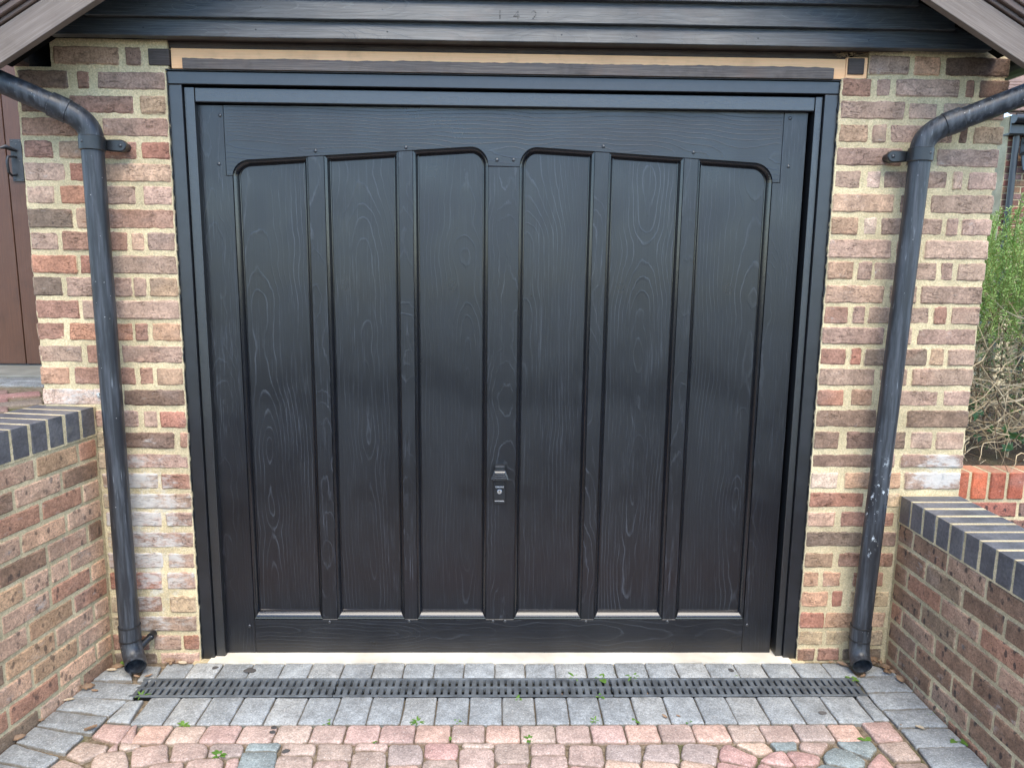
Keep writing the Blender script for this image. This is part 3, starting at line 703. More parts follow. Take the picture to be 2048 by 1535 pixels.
 ([(-0.231, -0.639), (-0.234, -0.572), (-0.226, -0.558), (-0.142, -0.555), (-0.134, -0.569), (-0.129, -0.64)], 'r'),
 ([(-0.021, -0.64), (-0.019, -0.587), (-0.007, -0.575), (0.069, -0.577), (0.074, -0.591), (0.072, -0.641)], 'q'),
 ([(-0.482, -0.638), (-0.494, -0.561), (-0.465, -0.558), (-0.454, -0.571), (-0.444, -0.638)], 'q'),
 ([(0.086, -0.532), (0.09, -0.488), (0.1, -0.482), (0.187, -0.484), (0.192, -0.494), (0.189, -0.527), (0.182, -0.534)], 'q'),
 ([(0.084, -0.584), (0.089, -0.54), (0.187, -0.536), (0.192, -0.548), (0.19, -0.585), (0.182, -0.594), (0.092, -0.591)], 'q'),
 ([(0.196, -0.566), (0.205, -0.498), (0.217, -0.488), (0.295, -0.494), (0.304, -0.514), (0.3, -0.574), (0.29, -0.591), (0.254, -0.583), (0.203, -0.576)], 'q'),
 ([(0.309, -0.548), (0.32, -0.492), (0.328, -0.485), (0.422, -0.487), (0.425, -0.499), (0.414, -0.556), (0.402, -0.569), (0.319, -0.556)], 's'),
 ([(0.421, -0.551), (0.441, -0.493), (0.45, -0.485), (0.538, -0.485), (0.539, -0.499), (0.527, -0.561), (0.517, -0.572), (0.438, -0.56)], 's'),
 ([(0.294, -0.642), (0.306, -0.563), (0.317, -0.556), (0.403, -0.575), (0.405, -0.589), (0.395, -0.642)], 'O'),
 ([(0.399, -0.642), (0.417, -0.564), (0.428, -0.558), (0.513, -0.577), (0.515, -0.597), (0.504, -0.643)], 'O'),
 ([(0.189, -0.641), (0.194, -0.594), (0.207, -0.583), (0.294, -0.594), (0.29, -0.642)], 'P'),
 ([(0.082, -0.641), (0.086, -0.606), (0.094, -0.599), (0.186, -0.599), (0.185, -0.641)], 'r'),
 ([(0.538, -0.538), (0.557, -0.49), (0.569, -0.48), (0.623, -0.483), (0.659, -0.5), (0.658, -0.515), (0.631, -0.576), (0.621, -0.58), (0.545, -0.555)], 's'),
 ([(0.651, -0.542), (0.667, -0.508), (0.685, -0.489), (0.701, -0.487), (0.764, -0.545), (0.761, -0.558), (0.74, -0.586), (0.728, -0.589), (0.654, -0.557)], 'P'),
 ([(0.722, -0.49), (0.729, -0.481), (0.81, -0.48), (0.823, -0.512), (0.821, -0.52), (0.783, -0.537), (0.774, -0.535)], 'O'),
 ([(0.831, -0.483), (0.836, -0.479), (0.907, -0.475), (0.91, -0.485), (0.9, -0.509), (0.84, -0.516), (0.836, -0.512)], 'G'),
 ([(0.915, -0.495), (0.927, -0.477), (1.007, -0.479), (1.007, -0.491), (0.966, -0.532), (0.957, -0.534), (0.913, -0.507)], 'q'),
 ([(0.77, -0.56), (0.814, -0.525), (0.851, -0.521), (0.856, -0.528), (0.863, -0.581), (0.852, -0.587), (0.842, -0.59), (0.776, -0.567)], 'P'),
 ([(0.862, -0.522), (0.892, -0.518), (0.94, -0.533), (0.957, -0.546), (0.938, -0.576), (0.919, -0.583), (0.869, -0.584)], 'P'),
 ([(0.509, -0.643), (0.532, -0.564), (0.544, -0.559), (0.621, -0.585), (0.624, -0.601), (0.612, -0.643)], 'O'),
 ([(0.616, -0.644), (0.64, -0.57), (0.651, -0.569), (0.725, -0.593), (0.731, -0.604), (0.719, -0.644)], 'P'),
 ([(0.736, -0.63), (0.755, -0.584), (0.768, -0.575), (0.782, -0.579), (0.816, -0.624), (0.796, -0.644), (0.731, -0.644)], 'P'),
 ([(0.833, -0.606), (0.841, -0.597), (0.891, -0.59), (0.913, -0.596), (0.902, -0.645), (0.839, -0.645)], 'P'),
 ([(1.041, -0.476), (1.147, -0.475), (1.149, -0.51), (1.106, -0.55), (1.099, -0.548), (1.046, -0.511)], 'G'),
 ([(0.968, -0.544), (0.995, -0.517), (1.024, -0.503), (1.059, -0.521), (1.085, -0.559), (1.074, -0.582), (1.036, -0.602), (0.962, -0.574)], 'G'),
 ([(1.079, -0.587), (1.094, -0.575), (1.145, -0.531), (1.152, -0.541), (1.154, -0.602), (1.128, -0.632), (1.074, -0.632)], 'P'),
 ([(0.929, -0.592), (0.954, -0.579), (1.025, -0.609), (1.033, -0.646), (0.903, -0.645)], 'G'),
 ([(1.315, -0.104), (1.355, -0.033), (1.377, -0.056), (1.386, -0.104)], 'g'), ([(1.273, -0.12), (1.412, -0.112), (1.416, -0.208), (1.27, -0.208)], 'g'),
 ([(1.267, -0.218), (1.421, -0.212), (1.415, -0.301), (1.267, -0.31)], 'g'), ([(1.27, -0.317), (1.412, -0.312), (1.418, -0.406), (1.275, -0.404)], 'g'),
 ([(1.276, -0.413), (1.427, -0.413), (1.414, -0.503), (1.274, -0.504)], 'g'), ([(1.276, -0.511), (1.406, -0.508), (1.414, -0.604), (1.27, -0.599)], 'g'),
 ([(1.271, -0.609), (1.414, -0.613), (1.414, -0.702), (1.265, -0.701)], 'g'), ([(1.218, -0.232), (1.257, -0.227), (1.261, -0.371), (1.212, -0.367)], 'g'),
 ([(1.162, -0.378), (1.257, -0.374), (1.255, -0.47), (1.167, -0.478)], 'p'), ([(1.162, -0.487), (1.257, -0.475), (1.256, -0.564), (1.176, -0.566)], 'r'),
 ([(1.167, -0.58), (1.257, -0.575), (1.257, -0.619), (1.253, -0.674), (1.153, -0.674)], 'r')]

# ------------------------------------------------------------------ bricks and mortar
PAL = {'p': (.300, .178, .150), 'k': (.375, .225, .190), 'K': (.470, .330, .300), 'b': (.430, .232, .165), 'r': (.310, .122, .088),
       'R': (.385, .105, .062), 'o': (.455, .135, .064), 'O': (.450, .210, .110), 't': (.355, .205, .118), 'd': (.205, .110, .083),
       'D': (.165, .088, .068), 'g': (.175, .123, .098), 'y': (.365, .305, .190), 'Y': (.400, .300, .155)}
EFF = {'1': ('k', .10), '2': ('p', .2), '3': ('p', .35), '4': ('p', .55), '5': ('b', .3), 'w': ('K', .3)}

def soften(c, a=0.57):
    m = (c[0] + c[1] + c[2]) / 3 * 1.08
    g = (m * 1.21, m * .96, m * .78)
    r = [c[i] * (1 - a) + g[i] * a for i in range(3)]
    return (r[0] * 1.15, r[1] * 1.09, r[2] * .97)

def brick_colour(code):
    base, eff = EFF.get(code, (code, 0.0))
    c = soften(PAL[base])
    k = random.uniform(0.92, 1.10)
    return (c[0] * k, c[1] * k * random.uniform(.97, 1.03), c[2] * k, eff)

def brick_mesh(x0, x1, z0, z1, mat, proud=0.002, depth=0.10, rough=0.0021, rnd=0.0045, inset=0.0055, seg=0.020, name="brick"):
    """one brick, face to -y; the outline wanders, the arrises are worn round"""
    w, h = x1 - x0, z1 - z0
    nx, nz = max(2, int(w / seg)), max(1, int(h / seg))
    rr = min(rnd, w * .3, h * .3)
    pts = []
    def side(ax, az, bx, bz, n):
        for i in range(n + 1):
            t = i / n
            pts.append((ax + (bx - ax) * t, az + (bz - az) * t))
    side(x0 + rr, z0, x1 - rr, z0, nx); side(x1, z0 + rr, x1, z1 - rr, nz)
    side(x1 - rr, z1, x0 + rr, z1, nx); side(x0, z1 - rr, x0, z0 + rr, nz)
    j = lambda a: random.uniform(-a, a)
    sd = random.uniform(0, 90)
    wv = lambda x, z: (noise.noise((x * 26, z * 40, sd)) * rough * 1.5, noise.noise((x * 26 + 7, z * 40, sd + 5)) * rough * 1.5)
    out = [(x + j(rough * .55) + wv(x, z)[0], z + j(rough * .55) + wv(x, z)[1]) for x, z in pts]
    ins = offset_poly(pts, inset)
    ins = [(x + j(rough * .6), z + j(rough * .6)) for x, z in ins]
    n = len(out)
    tiltx, tiltz = j(0.0012), j(0.0012)
    cx, cz = (x0 + x1) / 2, (z0 + z1) / 2
    fy = lambda x, z: -proud + tiltx * (x - cx) / max(w, .01) * 2 + tiltz * (z - cz) / max(h, .01) * 2
    v = [(x, fy(x, z) + j(.0006), z) for x, z in ins] + [(x, fy(x, z) + 0.0045, z) for x, z in out] + [(x, depth, z) for x, z in out]
    v.append((cx, fy(cx, cz) - .0004, cz))
    f = []
    for i in range(n):
        q = (i + 1) % n
        f.append((i, q, 3 * n))
        f.append((i, n + i, n + q, q))
        f.append((n + i, 2 * n + i, 2 * n + q, n + q))
    me = mesh_of(name, v, f, mat)
    a = me.attributes.new("edge", 'FLOAT', 'POINT')
    a.data.foreach_set("value", [0.18] * n + [1.0] * n + [1.0] * n + [0.0])
    return me

def mortar_slab(name, x0, x1, z0, z1, y, depth, parent, local=False, amp=0.0022, res=0.012, mat=None):
    """rough pointed face: a displaced grid with sides"""
    nx, nz = max(2, int((x1 - x0) / res)), max(2, int((z1 - z0) / res))
    v, f = [], []
    for i in range(nz + 1):
        for k in range(nx + 1):
            x, z = x0 + (x1 - x0) * k / nx, z0 + (z1 - z0) * i / nz
            q = noise.noise((x * 38, z * 38, x0 * 3.1)) * amp + noise.noise((x * 95, z * 95, 4.2)) * amp * .6
            e = noise.noise((x * 20, z * 28, 9.0)) * .003
            if k == 0: x += e
            if k == nx: x += e
            v.append((x, y + q, z))
    for i in range(nz):
        for k in range(nx):
            a = i * (nx + 1) + k
            f.append((a, a + 1, a + nx + 2, a + nx + 1))
    rim = [k for k in range(nx + 1)] + [i * (nx + 1) + nx for i in range(1, nz + 1)] + [nz * (nx + 1) + k for k in range(nx - 1, -1, -1)] + [i * (nx + 1) for i in range(nz - 1, 0, -1)]
    b = len(v)
    for r in rim: v.append((v[r][0], depth, v[r][2]))
    n = len(rim)
    for i in range(n):
        q = (i + 1) % n
        f.append((rim[i], b + i, b + q, rim[q]))
    f.append(tuple(b + i for i in range(n))[::-1])
    return make(name, (v, f), mat or M['mortar'], parent, True, None, local)

# the ground: one sheet to the horizon
def sheet(name, x0, x1, y0, y1, z, mat, parent=None):
    return make(name, ([(x0, y0, z), (x1, y0, z), (x1, y1, z), (x0, y1, z)], [(0, 1, 2, 3)]), mat, parent)
ground = tag(sheet("ground", -400, 400, -400, 400, -0.06, M['ground']), kind='structure')

# ---- brick piers either side of the door
pier_l = thing("brick_pier", "brick pier left of the garage door, with white lime bloom low down", "brick pier", (-1.35, 0.1, 0), group="brick piers beside the garage door")
for zb, zt, row in LEFT_PIER:
    for a, b, c in row:
        b = min(b, -1.1090)
        link("brick", brick_mesh(a - .002, b + .002, zb - .0025 + random.uniform(-.0012, .0012), zt + .0025 + random.uniform(-.0012, .0012), M['brick_stock'], random.uniform(.001, .005)), pier_l, brick_colour(c))
mortar_slab("mortar", -1.588, -1.1062, -0.05, 2.062, 0.0008, 0.33, pier_l)
mortar_slab("mortar", -1.470, -1.096, 2.0625, 2.150, 0.0015, 0.33, pier_l)
pier_r = thing("brick_pier", "brick pier right of the garage door, beside the rosemary bush", "brick pier", (1.38, 0.1, 0), group="brick piers beside the garage door")
for zb, zt, row in RIGHT_PIER:
    for a, b, c in row:
        a = max(a, 1.1080)
        link("brick", brick_mesh(a - .002, b + .002, zb - .0025 + random.uniform(-.0012, .0012), zt + .0025 + random.uniform(-.0012, .0012), M['brick_stock'], random.uniform(.001, .005)), pier_r, brick_colour(c))
mortar_slab("mortar", 1.1052, 1.651, -0.05, 2.066, 0.0008, 0.33, pier_r)
mortar_slab("mortar", 1.192, 1.651, 2.0665, 2.165, 0.0015, 0.33, pier_r)
# old wall plug left in the left pier
plug = thing("wall_fixing", "old pale wall plug stuck in the left pier beside the downpipe", "wall plug", (-1.39, -0.004, 0.989))
mb = MB()
for k in range(9):
    a = random.uniform(0, 6.28)
    c = (-1.395 + random.uniform(-.014, .014), -.006, 0.989 + random.uniform(-.006, .006))
    mb.add(dome(c, random.uniform(.003, .0055), (math.cos(a) * .5, -1, math.sin(a) * .5), 1.2, 6, 2))
make("crumbled_plug", mb.get(), plain("pale_plug", (0.50, 0.52, 0.48), 0.6, 150.0, 0.5, 0.6, 0.002), plug)
make("screw", disc((-1.399, -.008, .988), .0035, (0, -1, 0), 10, .004), M['steel'], plug)

# ---- retaining walls with blue brick copings
def wing(name, label, loc, rot, sgn, joints, zc0, pitch, ztop, zcop, mat, pal, length=1.30):
    """local x runs along the face, -y is the face; sgn is the direction of local x that leads towards the camera"""
    t = thing(name, label, "retaining wall", loc, rot, "retaining walls beside the drive")
    for r, js in enumerate(joints):
        zc = zc0 - pitch * r
        js = [0.006] + list(js)
        while js[-1] < length: js.append(js[-1] + 0.197)
        for a, b in zip(js[:-1], js[1:]):
            if b - a < 0.03: continue
            a2, b2 = a + .0048, b - .0048
            x0, x1 = (a2, b2) if sgn > 0 else (-b2, -a2)
            c = soften(PAL[random.choice(pal)], .55)
            k = random.uniform(1.05, 1.30) if sgn < 0 else random.uniform(.98, 1.20)
            c = (c[0] * 1.05, c[1] * 1.01, c[2] * .93)
            link("brick", brick_mesh(x0, x1, zc - pitch / 2 + .0055, zc + pitch / 2 - .0055, mat, random.uniform(.0005, .003), .09, .0009, .004, .005),
                 t, (c[0] * k, c[1] * k, c[2] * k, random.choice([0, 0, 0, .12, .2])), True)
    X0, X1 = (0.0, length + .1) if sgn > 0 else (-length - .1, 0.0)
    mortar_slab("mortar", X0, X1, -0.08, ztop, 0.0022, 0.205, t, True, .0014)
    # coping of bricks laid on edge across the wall
    n = int(length / 0.0735)
    for i in range(n):
        a = 0.010 + i * 0.0735 + random.uniform(-.0015, .0015)
        b = a + 0.0605
        x0, x1 = (a, b) if sgn > 0 else (-b, -a)
        bm = bmesh.new()
        zj, yj = random.uniform(-.0006, .0006), random.uniform(-.0012, .0012)
        vv, ff = box(x0, x1, -.004 + yj, .211 + yj, zcop + .006, zcop + .102 + zj)
        vs = [bm.verts.new(q) for q in vv]
        for q in ff: bm.faces.new([vs[w] for w in q])
        bmesh.ops.bevel(bm, geom=bm.edges[:], offset=.0028, segments=2, affect='EDGES', profile=.6)
        me = bpy.data.meshes.new("coping_brick"); bm.to_mesh(me); bm.free()
        me.materials.append(M['blue'])
        e = me.attributes.new("edge", 'FLOAT', 'POINT')
        cx, cz = (x0 + x1) / 2, zcop + .054
        e.data.foreach_set("value", [max(0, 1 - (abs(abs(q.co.x - cx) - .03125)) * 300) * .75 for q in me.vertices])
        link("coping_brick", me, t, (1, 1, 1, 0), True)
    mortar_slab("coping_mortar", X0 + (.001 if sgn > 0 else 0), X1 - (0 if sgn > 0 else .001), zcop, zcop + .1012, -0.0018, 0.209, t, True, .0016, .010)
    return t
wall_l = wing("retaining_wall", "brown brick retaining wall with blue brick coping, left of the drive", (-1.4185, -.003, 0), math.atan2(.98810, .15379), -1,
              LEFT_JOINTS, .8055, .0725, .8445, .8465, M['brick_fleck'], 'pkkbrtdgkbt')
wall_r = wing("retaining_wall", "lower dark flecked retaining wall with blue brick coping, right of the drive", (1.4375, -.003, 0), math.atan2(-.99996, .00905), 1,
              RIGHT_JOINTS, .5065, .0748, .5385, .5400, M['brick_dark_fleck'], 'pddrpdgd')

# ------------------------------------------------------------------ driveway
def rects(name, rs, z, mat):
    mb = MB()
    for x0, x1, y0, y1 in rs: mb.add(([(x0, y0, z), (x1, y0, z), (x1, y1, z), (x0, y1, z)], [(0, 1, 2, 3)]))
    return make(name, mb.get(), mat)
driveway = tag(rects("driveway", [(-1.66, 1.47, -2.6, -.2385), (-1.66, 1.47, -.1175, 0.0), (-1.66, -1.262, -.2385, -.1175), (1.264, 1.47, -.2385, -.1175)], -0.0135, M['joint']), kind='structure')
PCOL = {'g': (.275, .286, .284), 'h': (.310, .312, .298), 'G': (.235, .265, .255), 'o': (.440, .275, .200), 'O': (.490, .345, .230), 'q': (.355, .255, .205), 'r': (.340, .265, .205),
        'p': (.390, .250, .210), 'P': (.390, .210, .180), 's': (.285, .240, .210), 't': (.37, .28, .21)}

def paver_mesh(pts, h=0.03, rc=0.012, soft=1.0):
    if sum(a[0] * b[1] - b[0] * a[1] for a, b in zip(pts, pts[1:] + pts[:1])) < 0: pts = pts[::-1]
    out = []
    n = len(pts)
    for i in range(n):          # worn corners
        p0, p1, p2 = Vector(pts[i - 1]), Vector(pts[i]), Vector(pts[(i + 1) % n])
        a, b = (p0 - p1), (p2 - p1)
        r = min(rc, a.length * .35, b.length * .35)
        A, B = p1 + a.normalized() * r, p1 + b.normalized() * r
        for t in (0, .33, .67, 1):
            q = A * (1 - t) ** 2 + p1 * 2 * t * (1 - t) + B * t * t
            out.append((q.x + random.uniform(-.0009, .0009), q.y + random.uniform(-.0009, .0009)))
    # a point or two in the long edges so they are not ruler-straight
    fine = []
    for i, p in enumerate(out):
        q = out[(i + 1) % len(out)]
        fine.append(p)
        d = math.dist(p, q)
        if d > .045:
            for t in (.33, .67): fine.append((p[0] + (q[0] - p[0]) * t + random.uniform(-.0014, .0014), p[1] + (q[1] - p[1]) * t + random.uniform(-.0014, .0014)))
    base = fine
    zt = random.uniform(-.0014, .0014)
    tx, ty = random.uniform(-.010, .010), random.uniform(-.010, .010)
    cx, cy = sum(p[0] for p in base) / len(base), sum(p[1] for p in base) / len(base)
    def shrink(d):
        r = []
        for x, y in base:
            q = Vector((cx - x, cy - y)); L = q.length
            q = q * (min(d * 1.15, L * .6) / L)
            r.append((x + q.x, y + q.y))
        return r
    l1, l2, l3 = shrink(.0022), shrink(.0055 * soft), shrink(.011 * soft)
    top = lambda x, y, d: zt + (x - cx) * tx + (y - cy) * ty - d
    n = len(base)
    v = [(x, y, -h) for x, y in base] + [(x, y, top(x, y, .0085 * soft)) for x, y in base] + [(x, y, top(x, y, .0040 * soft)) for x, y in l1] + \
        [(x, y, top(x, y, .0014)) for x, y in l2] + [(x, y, top(x, y, 0)) for x, y in l3] + [(cx, cy, top(cx, cy, -.0006))]
    f = []
    for k in range(4):
        for i in range(n):
            q = (i + 1) % n
            f.append((k * n + i, k * n + q, (k + 1) * n + q, (k + 1) * n + i))
    for i in range(n): f.append((4 * n + i, 4 * n + (i + 1) % n, 5 * n))
    me = mesh_of("paver", v, f, M['paver'], True)
    a = me.attributes.new("edge", 'FLOAT', 'POINT')
    a.data.foreach_set("value", [1.0] * n + [1.0] * n + [.78] * n + [.45] * n + [.12] * n + [0.0])
    return me

def lay_paver(pts, code):
    c = PCOL[code]
    k = random.uniform(.90, 1.10)
    grey = code in 'ghG'
    if not grey: c = tuple(1.08 * q for q in soften(c, .42))
    if not grey: c = (c[0] * .95, c[1] * .97, c[2] * 1.12)
    mx_, my_ = sum(p[0] for p in pts) / len(pts), sum(p[1] for p in pts) / len(pts)
    pts = [(x + .0016 * (1 if x > mx_ else -1), y + .0012 * (1 if y > my_ else -1)) for x, y in pts]
    # border blocks run up to the retaining walls
    if code == 'g':
        q = []
        for x, y in pts:
            wl, wr = -1.4185 - .1556 * max(0.0, -y), 1.4375 - .009 * y
            if x - wl < .075 and x - wl < x + 2.2 and x < -1.2: x = wl + .006
            if wr - x < .06 and x > 1.2: x = wr - .006
            q.append((x, y))
        pts = q
    link("paver", paver_mesh([tuple(p) for p in pts], .03, .007 if grey else .012, .6 if grey else .85), driveway, (c[0] * k, c[1] * k, c[2] * k, 0.0))
for pts, code in PAVERS: lay_paver(pts, code)
# the field goes on towards the camera, below the picture
y = -0.655
r = 0
while y > -1.05:
    x = -1.36 + (r % 2) * .06
    while x < 1.24:
        w = random.choice([.105, .125, .125, .145])
        lay_paver([(x + .003, y - .094), (x + w - .003, y - .094), (x + w - .003, y - .003), (x + .003, y - .003)], random.choice('oqrpsqrqO'))
        x += w
    y -= .097
    r += 1

# concrete sill under the door
sv, sf = [], []
NX = 90
for i in range(NX + 1):
    x = -1.075 + 2.155 * i / NX
    e = noise.noise((x * 9, 2.2, 0)) * .006 + noise.noise((x * 33, 5.2, 0)) * .003
    sv += [(x, -0.022 + e, -.03), (x, -0.022 + e, .0015), (x, 0.02, .0005 + noise.noise((x * 14, 1, 1)) * .001), (x, .30, -.0055)]
for i in range(NX):
    for k in range(3):
        a = i * 4 + k
        sf.append((a, a + 4, a + 5, a + 1))
sill = tag(make("threshold", (sv, sf), M['threshold'], None, True), kind='structure')
tag(make("mortar_haunching", MB().add(box(-1.13, -1.075, -.026, .02, -.03, -.003)).add(box(1.08, 1.13, -.022, .02, -.03, -.003)).get(), M['mortar']), kind='structure')

# ---- channel drain
channel = thing("drain_channel", "black plastic channel of the drain under the gratings", "drain channel", (0, -.18, -.06))
make("trough", MB().add(box(-1.262, 1.264, -.2385, -.2345, -.055, -.003)).add(box(-1.262, 1.264, -.1215, -.1175, -.055, -.003)).add(box(-1.262, 1.264, -.2345, -.1215, -.055, -.050)).get(), M['dark'], channel)
def grating(x0, x1, label):
    t = thing("drain_grating", label, "drain grating", ((x0 + x1) / 2, -.178, -.02), group="gratings of the channel drain")
    for ya, yb in ((-.2335, -.2235), (-.1325, -.1225)):
        make("side_rail", bbox(x0, x1, ya, yb, -.018, .0005, .0015), M['grate'], t)
    make("middle_rail", bbox(x0 + .001, x1 - .001, -.1830, -.1740, -.018, .0002, .0012), M['grate'], t)
    n = int(round((x1 - x0) / .0243))
    p = (x1 - x0) / n
    mb = MB()
    for i in range(n):
        x = x0 + (i + .5) * p
        w = p * .33
        for ya, yb, o in ((-.2240, -.1800, 0.0), (-.1770, -.1320, 0.0)):
            cr = random.uniform(-.0006, .0006)
            prof = [(-w, -.018), (-w, -.0022), (-w * .75, -.0006), (0, .0001 + cr * .4), (w * .75, -.0006), (w, -.0022), (w, -.018)]
            v = [(x + a, ya, b) for a, b in prof] + [(x + a, yb, b) for a, b in prof]
            f = [(k, k + 7, k + 8, k + 1)[::-1] for k in range(6)] + [tuple(range(7)), tuple(range(13, 6, -1))]
            mb.add((v, f))
    make("bars", mb.get(), M['grate'], t, False)
    return t
grating(-1.258, -.5755, "shortest black slotted drain grating, by the left downpipe")
grating(-.5735, .3805, "long black slotted drain grating in front of the middle of the door")
grating(.3825, 1.260, "black slotted drain grating running to the right downpipe")

# ------------------------------------------------------------------ lintel and door frame
lint = thing("timber_lintel", "timber lintel over the garage door, bare pine above a worn grey board", "lintel", (0, 0.05, 2.06))
make("bare_timber", bbox(-1.0865, 1.1165, .004, .10, 2.0640, 2.1265, .0015), M['bare'], lint)
v, f = [], []
NX = 200
for i in range(NX + 1):
    x = -1.0475 + 2.1225 * i / NX
    zt = 2.0950 + .0035 * (i / NX) + noise.noise((x * 34, 0, 0)) * .0022 + noise.noise((x * 5, 3, 0)) * .0026 + noise.noise((x * 95, 7, 0)) * .0010
    v += [(x, .006, 2.0612), (x, -.006, 2.0622), (x, -.006, zt - .001), (x, .006, zt)]
for i in range(NX):
    for k in range(3):
        a = i * 4 + k
        f.append((a, a + 4, a + 5, a + 1))
f += [(0, 1, 2, 3), (NX * 4 + 3, NX * 4 + 2, NX * 4 + 1, NX * 4)]
make("worn_board", (v, f), M['greyboard'], lint)
for x0, x1, z0, z1 in ((-1.157, -1.0895, 2.0715, 2.1225), (1.1225, 1.1760, 2.078, 2.129)):
    make("end_block", bbox(x0, x1, -.004, .10, z0, z1, .003), M['oldtimber'], lint)
make("end_grain", bbox(1.1175, 1.1885, .002, .10, 2.0665, 2.132, .002), M['bare'], lint)
make("packing", bbox(-1.10, 1.12, .012, .09, 2.1285, 2.150, .002), M['oldtimber'], lint)
# grubby old nest fibres stuffed over the right end block
fib = MB()
for k in range(60):
    a = Vector((1.085 + random.uniform(0, .13), random.uniform(-.004, .01), 2.133 + random.uniform(0, .014)))
    b = a + Vector((random.uniform(-.03, .03), random.uniform(-.01, .004), random.uniform(-.01, .008)))
    fib.add(sweep([a, (a + b) / 2 + Vector((0, -.003, random.uniform(-.004, .004))), b], .0007, 4))
nest = thing("old_nest", "wisps of old nest tucked above the right end of the lintel", "nest", (1.15, 0, 2.133))
tag(make("fibres", fib.get(), plain("nest_fibre", (0.22, 0.15, 0.085), .9, 60.0, .4, .3), nest), kind='stuff')

fr = thing("door_frame", "black painted frame around the garage door", "door frame", (0, .03, 0))
make("post", bbox(-1.1075, -1.0620, .012, .10, -.012, 2.0165, .002), M['frame'], fr)
make("post", bbox(1.0600, 1.1065, .012, .10, -.012, 2.0165, .002), M['frame'], fr)
make("head", bbox(-1.1085, 1.1075, .010, .10, 2.0180, 2.0575, .002), M['frame'], fr)
make("head_cap", bbox(-1.113, 1.1115, .004, .10, 2.0585, 2.0610, .0008), M['frame'], fr)
make("inner_jamb", bbox(-1.0605, -1.0270, .024, .10, -.004, 2.0125, .0025), M['leather'], fr)
make("inner_jamb", bbox(1.0340, 1.0585, .024, .10, -.004, 2.0125, .0025), M['leather'], fr)
make("inner_head", bbox(-1.0262, 1.0332, .026, .10, 1.9655, 2.0120, .0030), M['leather'], fr)
def lumpy(x, z0, z1, nseg, seed):
    path, rad = [], []
    for i in range(nseg + 1):
        z = z0 + (z1 - z0) * i / nseg
        path.append((x + noise.noise((z * 21, seed, 0)) * .0035 + noise.noise((z * 60, seed, 3)) * .002, .009 + noise.noise((z * 30, seed, 7)) * .003, z))
        rad.append(.0036 + .0022 * noise.noise((z * 48, seed, 5)) + .0022 * noise.noise((z * 110, seed, 9)))
    return sweep(path, rad, 8)
make("sealant_bead", lumpy(-1.1080, .0, 2.05, 260, 1.0), M['seal'], fr, True)
make("sealant_bead", lumpy(1.1068, .0, 2.05, 260, 2.0), M['seal'], fr, True)
# near-black backing added behind the door: stops light leaking through the gaps
tag(make("door_gap_backing", MB().add(box(-1.11, 1.11, .16, .20, -.05, 2.13)).add(box(-1.11, 1.11, .10, .16, 2.02, 2.13)).add(box(-1.11, -1.062, .10, .16, -.05, 2.02)).add(box(1.06, 1.11, .10, .16, -.05, 2.02)).get(), M['dark']), kind='structure')

# ------------------------------------------------------------------ garage door
YF = .050
door = thing("garage_door", "black stained timber up-and-over garage door with six arched-top panels", "garage door", (0, YF, 0))
zl = lambda x: 1.8473 + .0698 * x
zr = lambda x: 1.8462 - .0550 * x
def bez(p0, p1, p2, n=8):
    return [((1 - t) ** 2 * p0[0] + 2 * t * (1 - t) * p1[0] + t * t * p2[0], (1 - t) ** 2 * p0[1] + 2 * t * (1 - t) * p1[1] + t * t * p2[1]) for t in [i / n for i in range(n + 1)]]
def sup(p0, c, p2, n=10):
    """quarter of a superellipse-like corner between two edges, rounder than a parabola"""
    r = []
    for i in range(n + 1):
        a = math.pi / 2 * i / n
        s, q = math.sin(a), 1 - math.cos(a)
        r.append((p0[0] + (c[0] - p0[0]) * s + (p2[0] - c[0]) * q, p0[1] + (c[1] - p0[1]) * s + (p2[1] - c[1]) * q))
    return r
ZB = .134
A1 = sup((-.922, 1.735), (-.922, zl(-.922)), (-.868, zl(-.868)))
A3 = sup((-.1215, zl(-.1215)), (-.060, zl(-.060)), (-.060, 1.778))
A4 = sup((.048, 1.776), (.048, zr(.048)), (.108, zr(.108)))
A6 = sup((.8514, zr(.8514)), (.9145, zr(.9145)), (.9145, 1.7355))
OPEN = [
    [(-.922, ZB), (-.669, ZB), (-.669, zl(-.669))] + A1[::-1],
    [(-.614, ZB), (-.364, ZB), (-.364, zl(-.364)), (-.614, zl(-.614))],
    [(-.315, ZB), (-.060, ZB)] + A3[::-1] + [(-.315, zl(-.315))],
    [(.045, ZB), (.298, ZB), (.302, zr(.302))] + A4[::-1],
    [(.347, ZB), (.604, ZB), (.608, zr(.608)), (.352, zr(.352))],
    [(.655, ZB), (.913, ZB)] + A6[::-1] + [(.6575, zr(.6575))]]
g = .0006
def timber(name, pts, mat, dy=0.0, b=.0012):
    cx, cz = sum(p[0] for p in pts) / len(pts), sum(p[1] for p in pts) / len(pts)
    vf = extrude_xz([(x - cx, z - cz) for x, z in pts], 0, .04, b)
    o = make(name, vf, mat, door, False, None, True)
    o.location = (cx, dy, cz)
    return o
timber("stile", [(-1.0285, -.004), (-.9225, -.004), (-.9225, 1.735 - g), (-.944 - g, 1.735 - g), (-.944 - g, 1.962), (-1.0285, 1.9615)], M['door_stile'])
timber("stile", [(.9145, -.004), (1.0225, -.004), (1.0225, 1.9735), (.941 + g, 1.973), (.941 + g, 1.7355 - g), (.9150, 1.7355 - g)], M['door_stile'])
timber("top_rail", [(-.944, 1.735), (-.922, 1.735)] + A1[1:] + A3 + A4 + A6 + [(.941, 1.7355), (.941, 1.972), (-.944, 1.962)], M['door_h'], .0004)
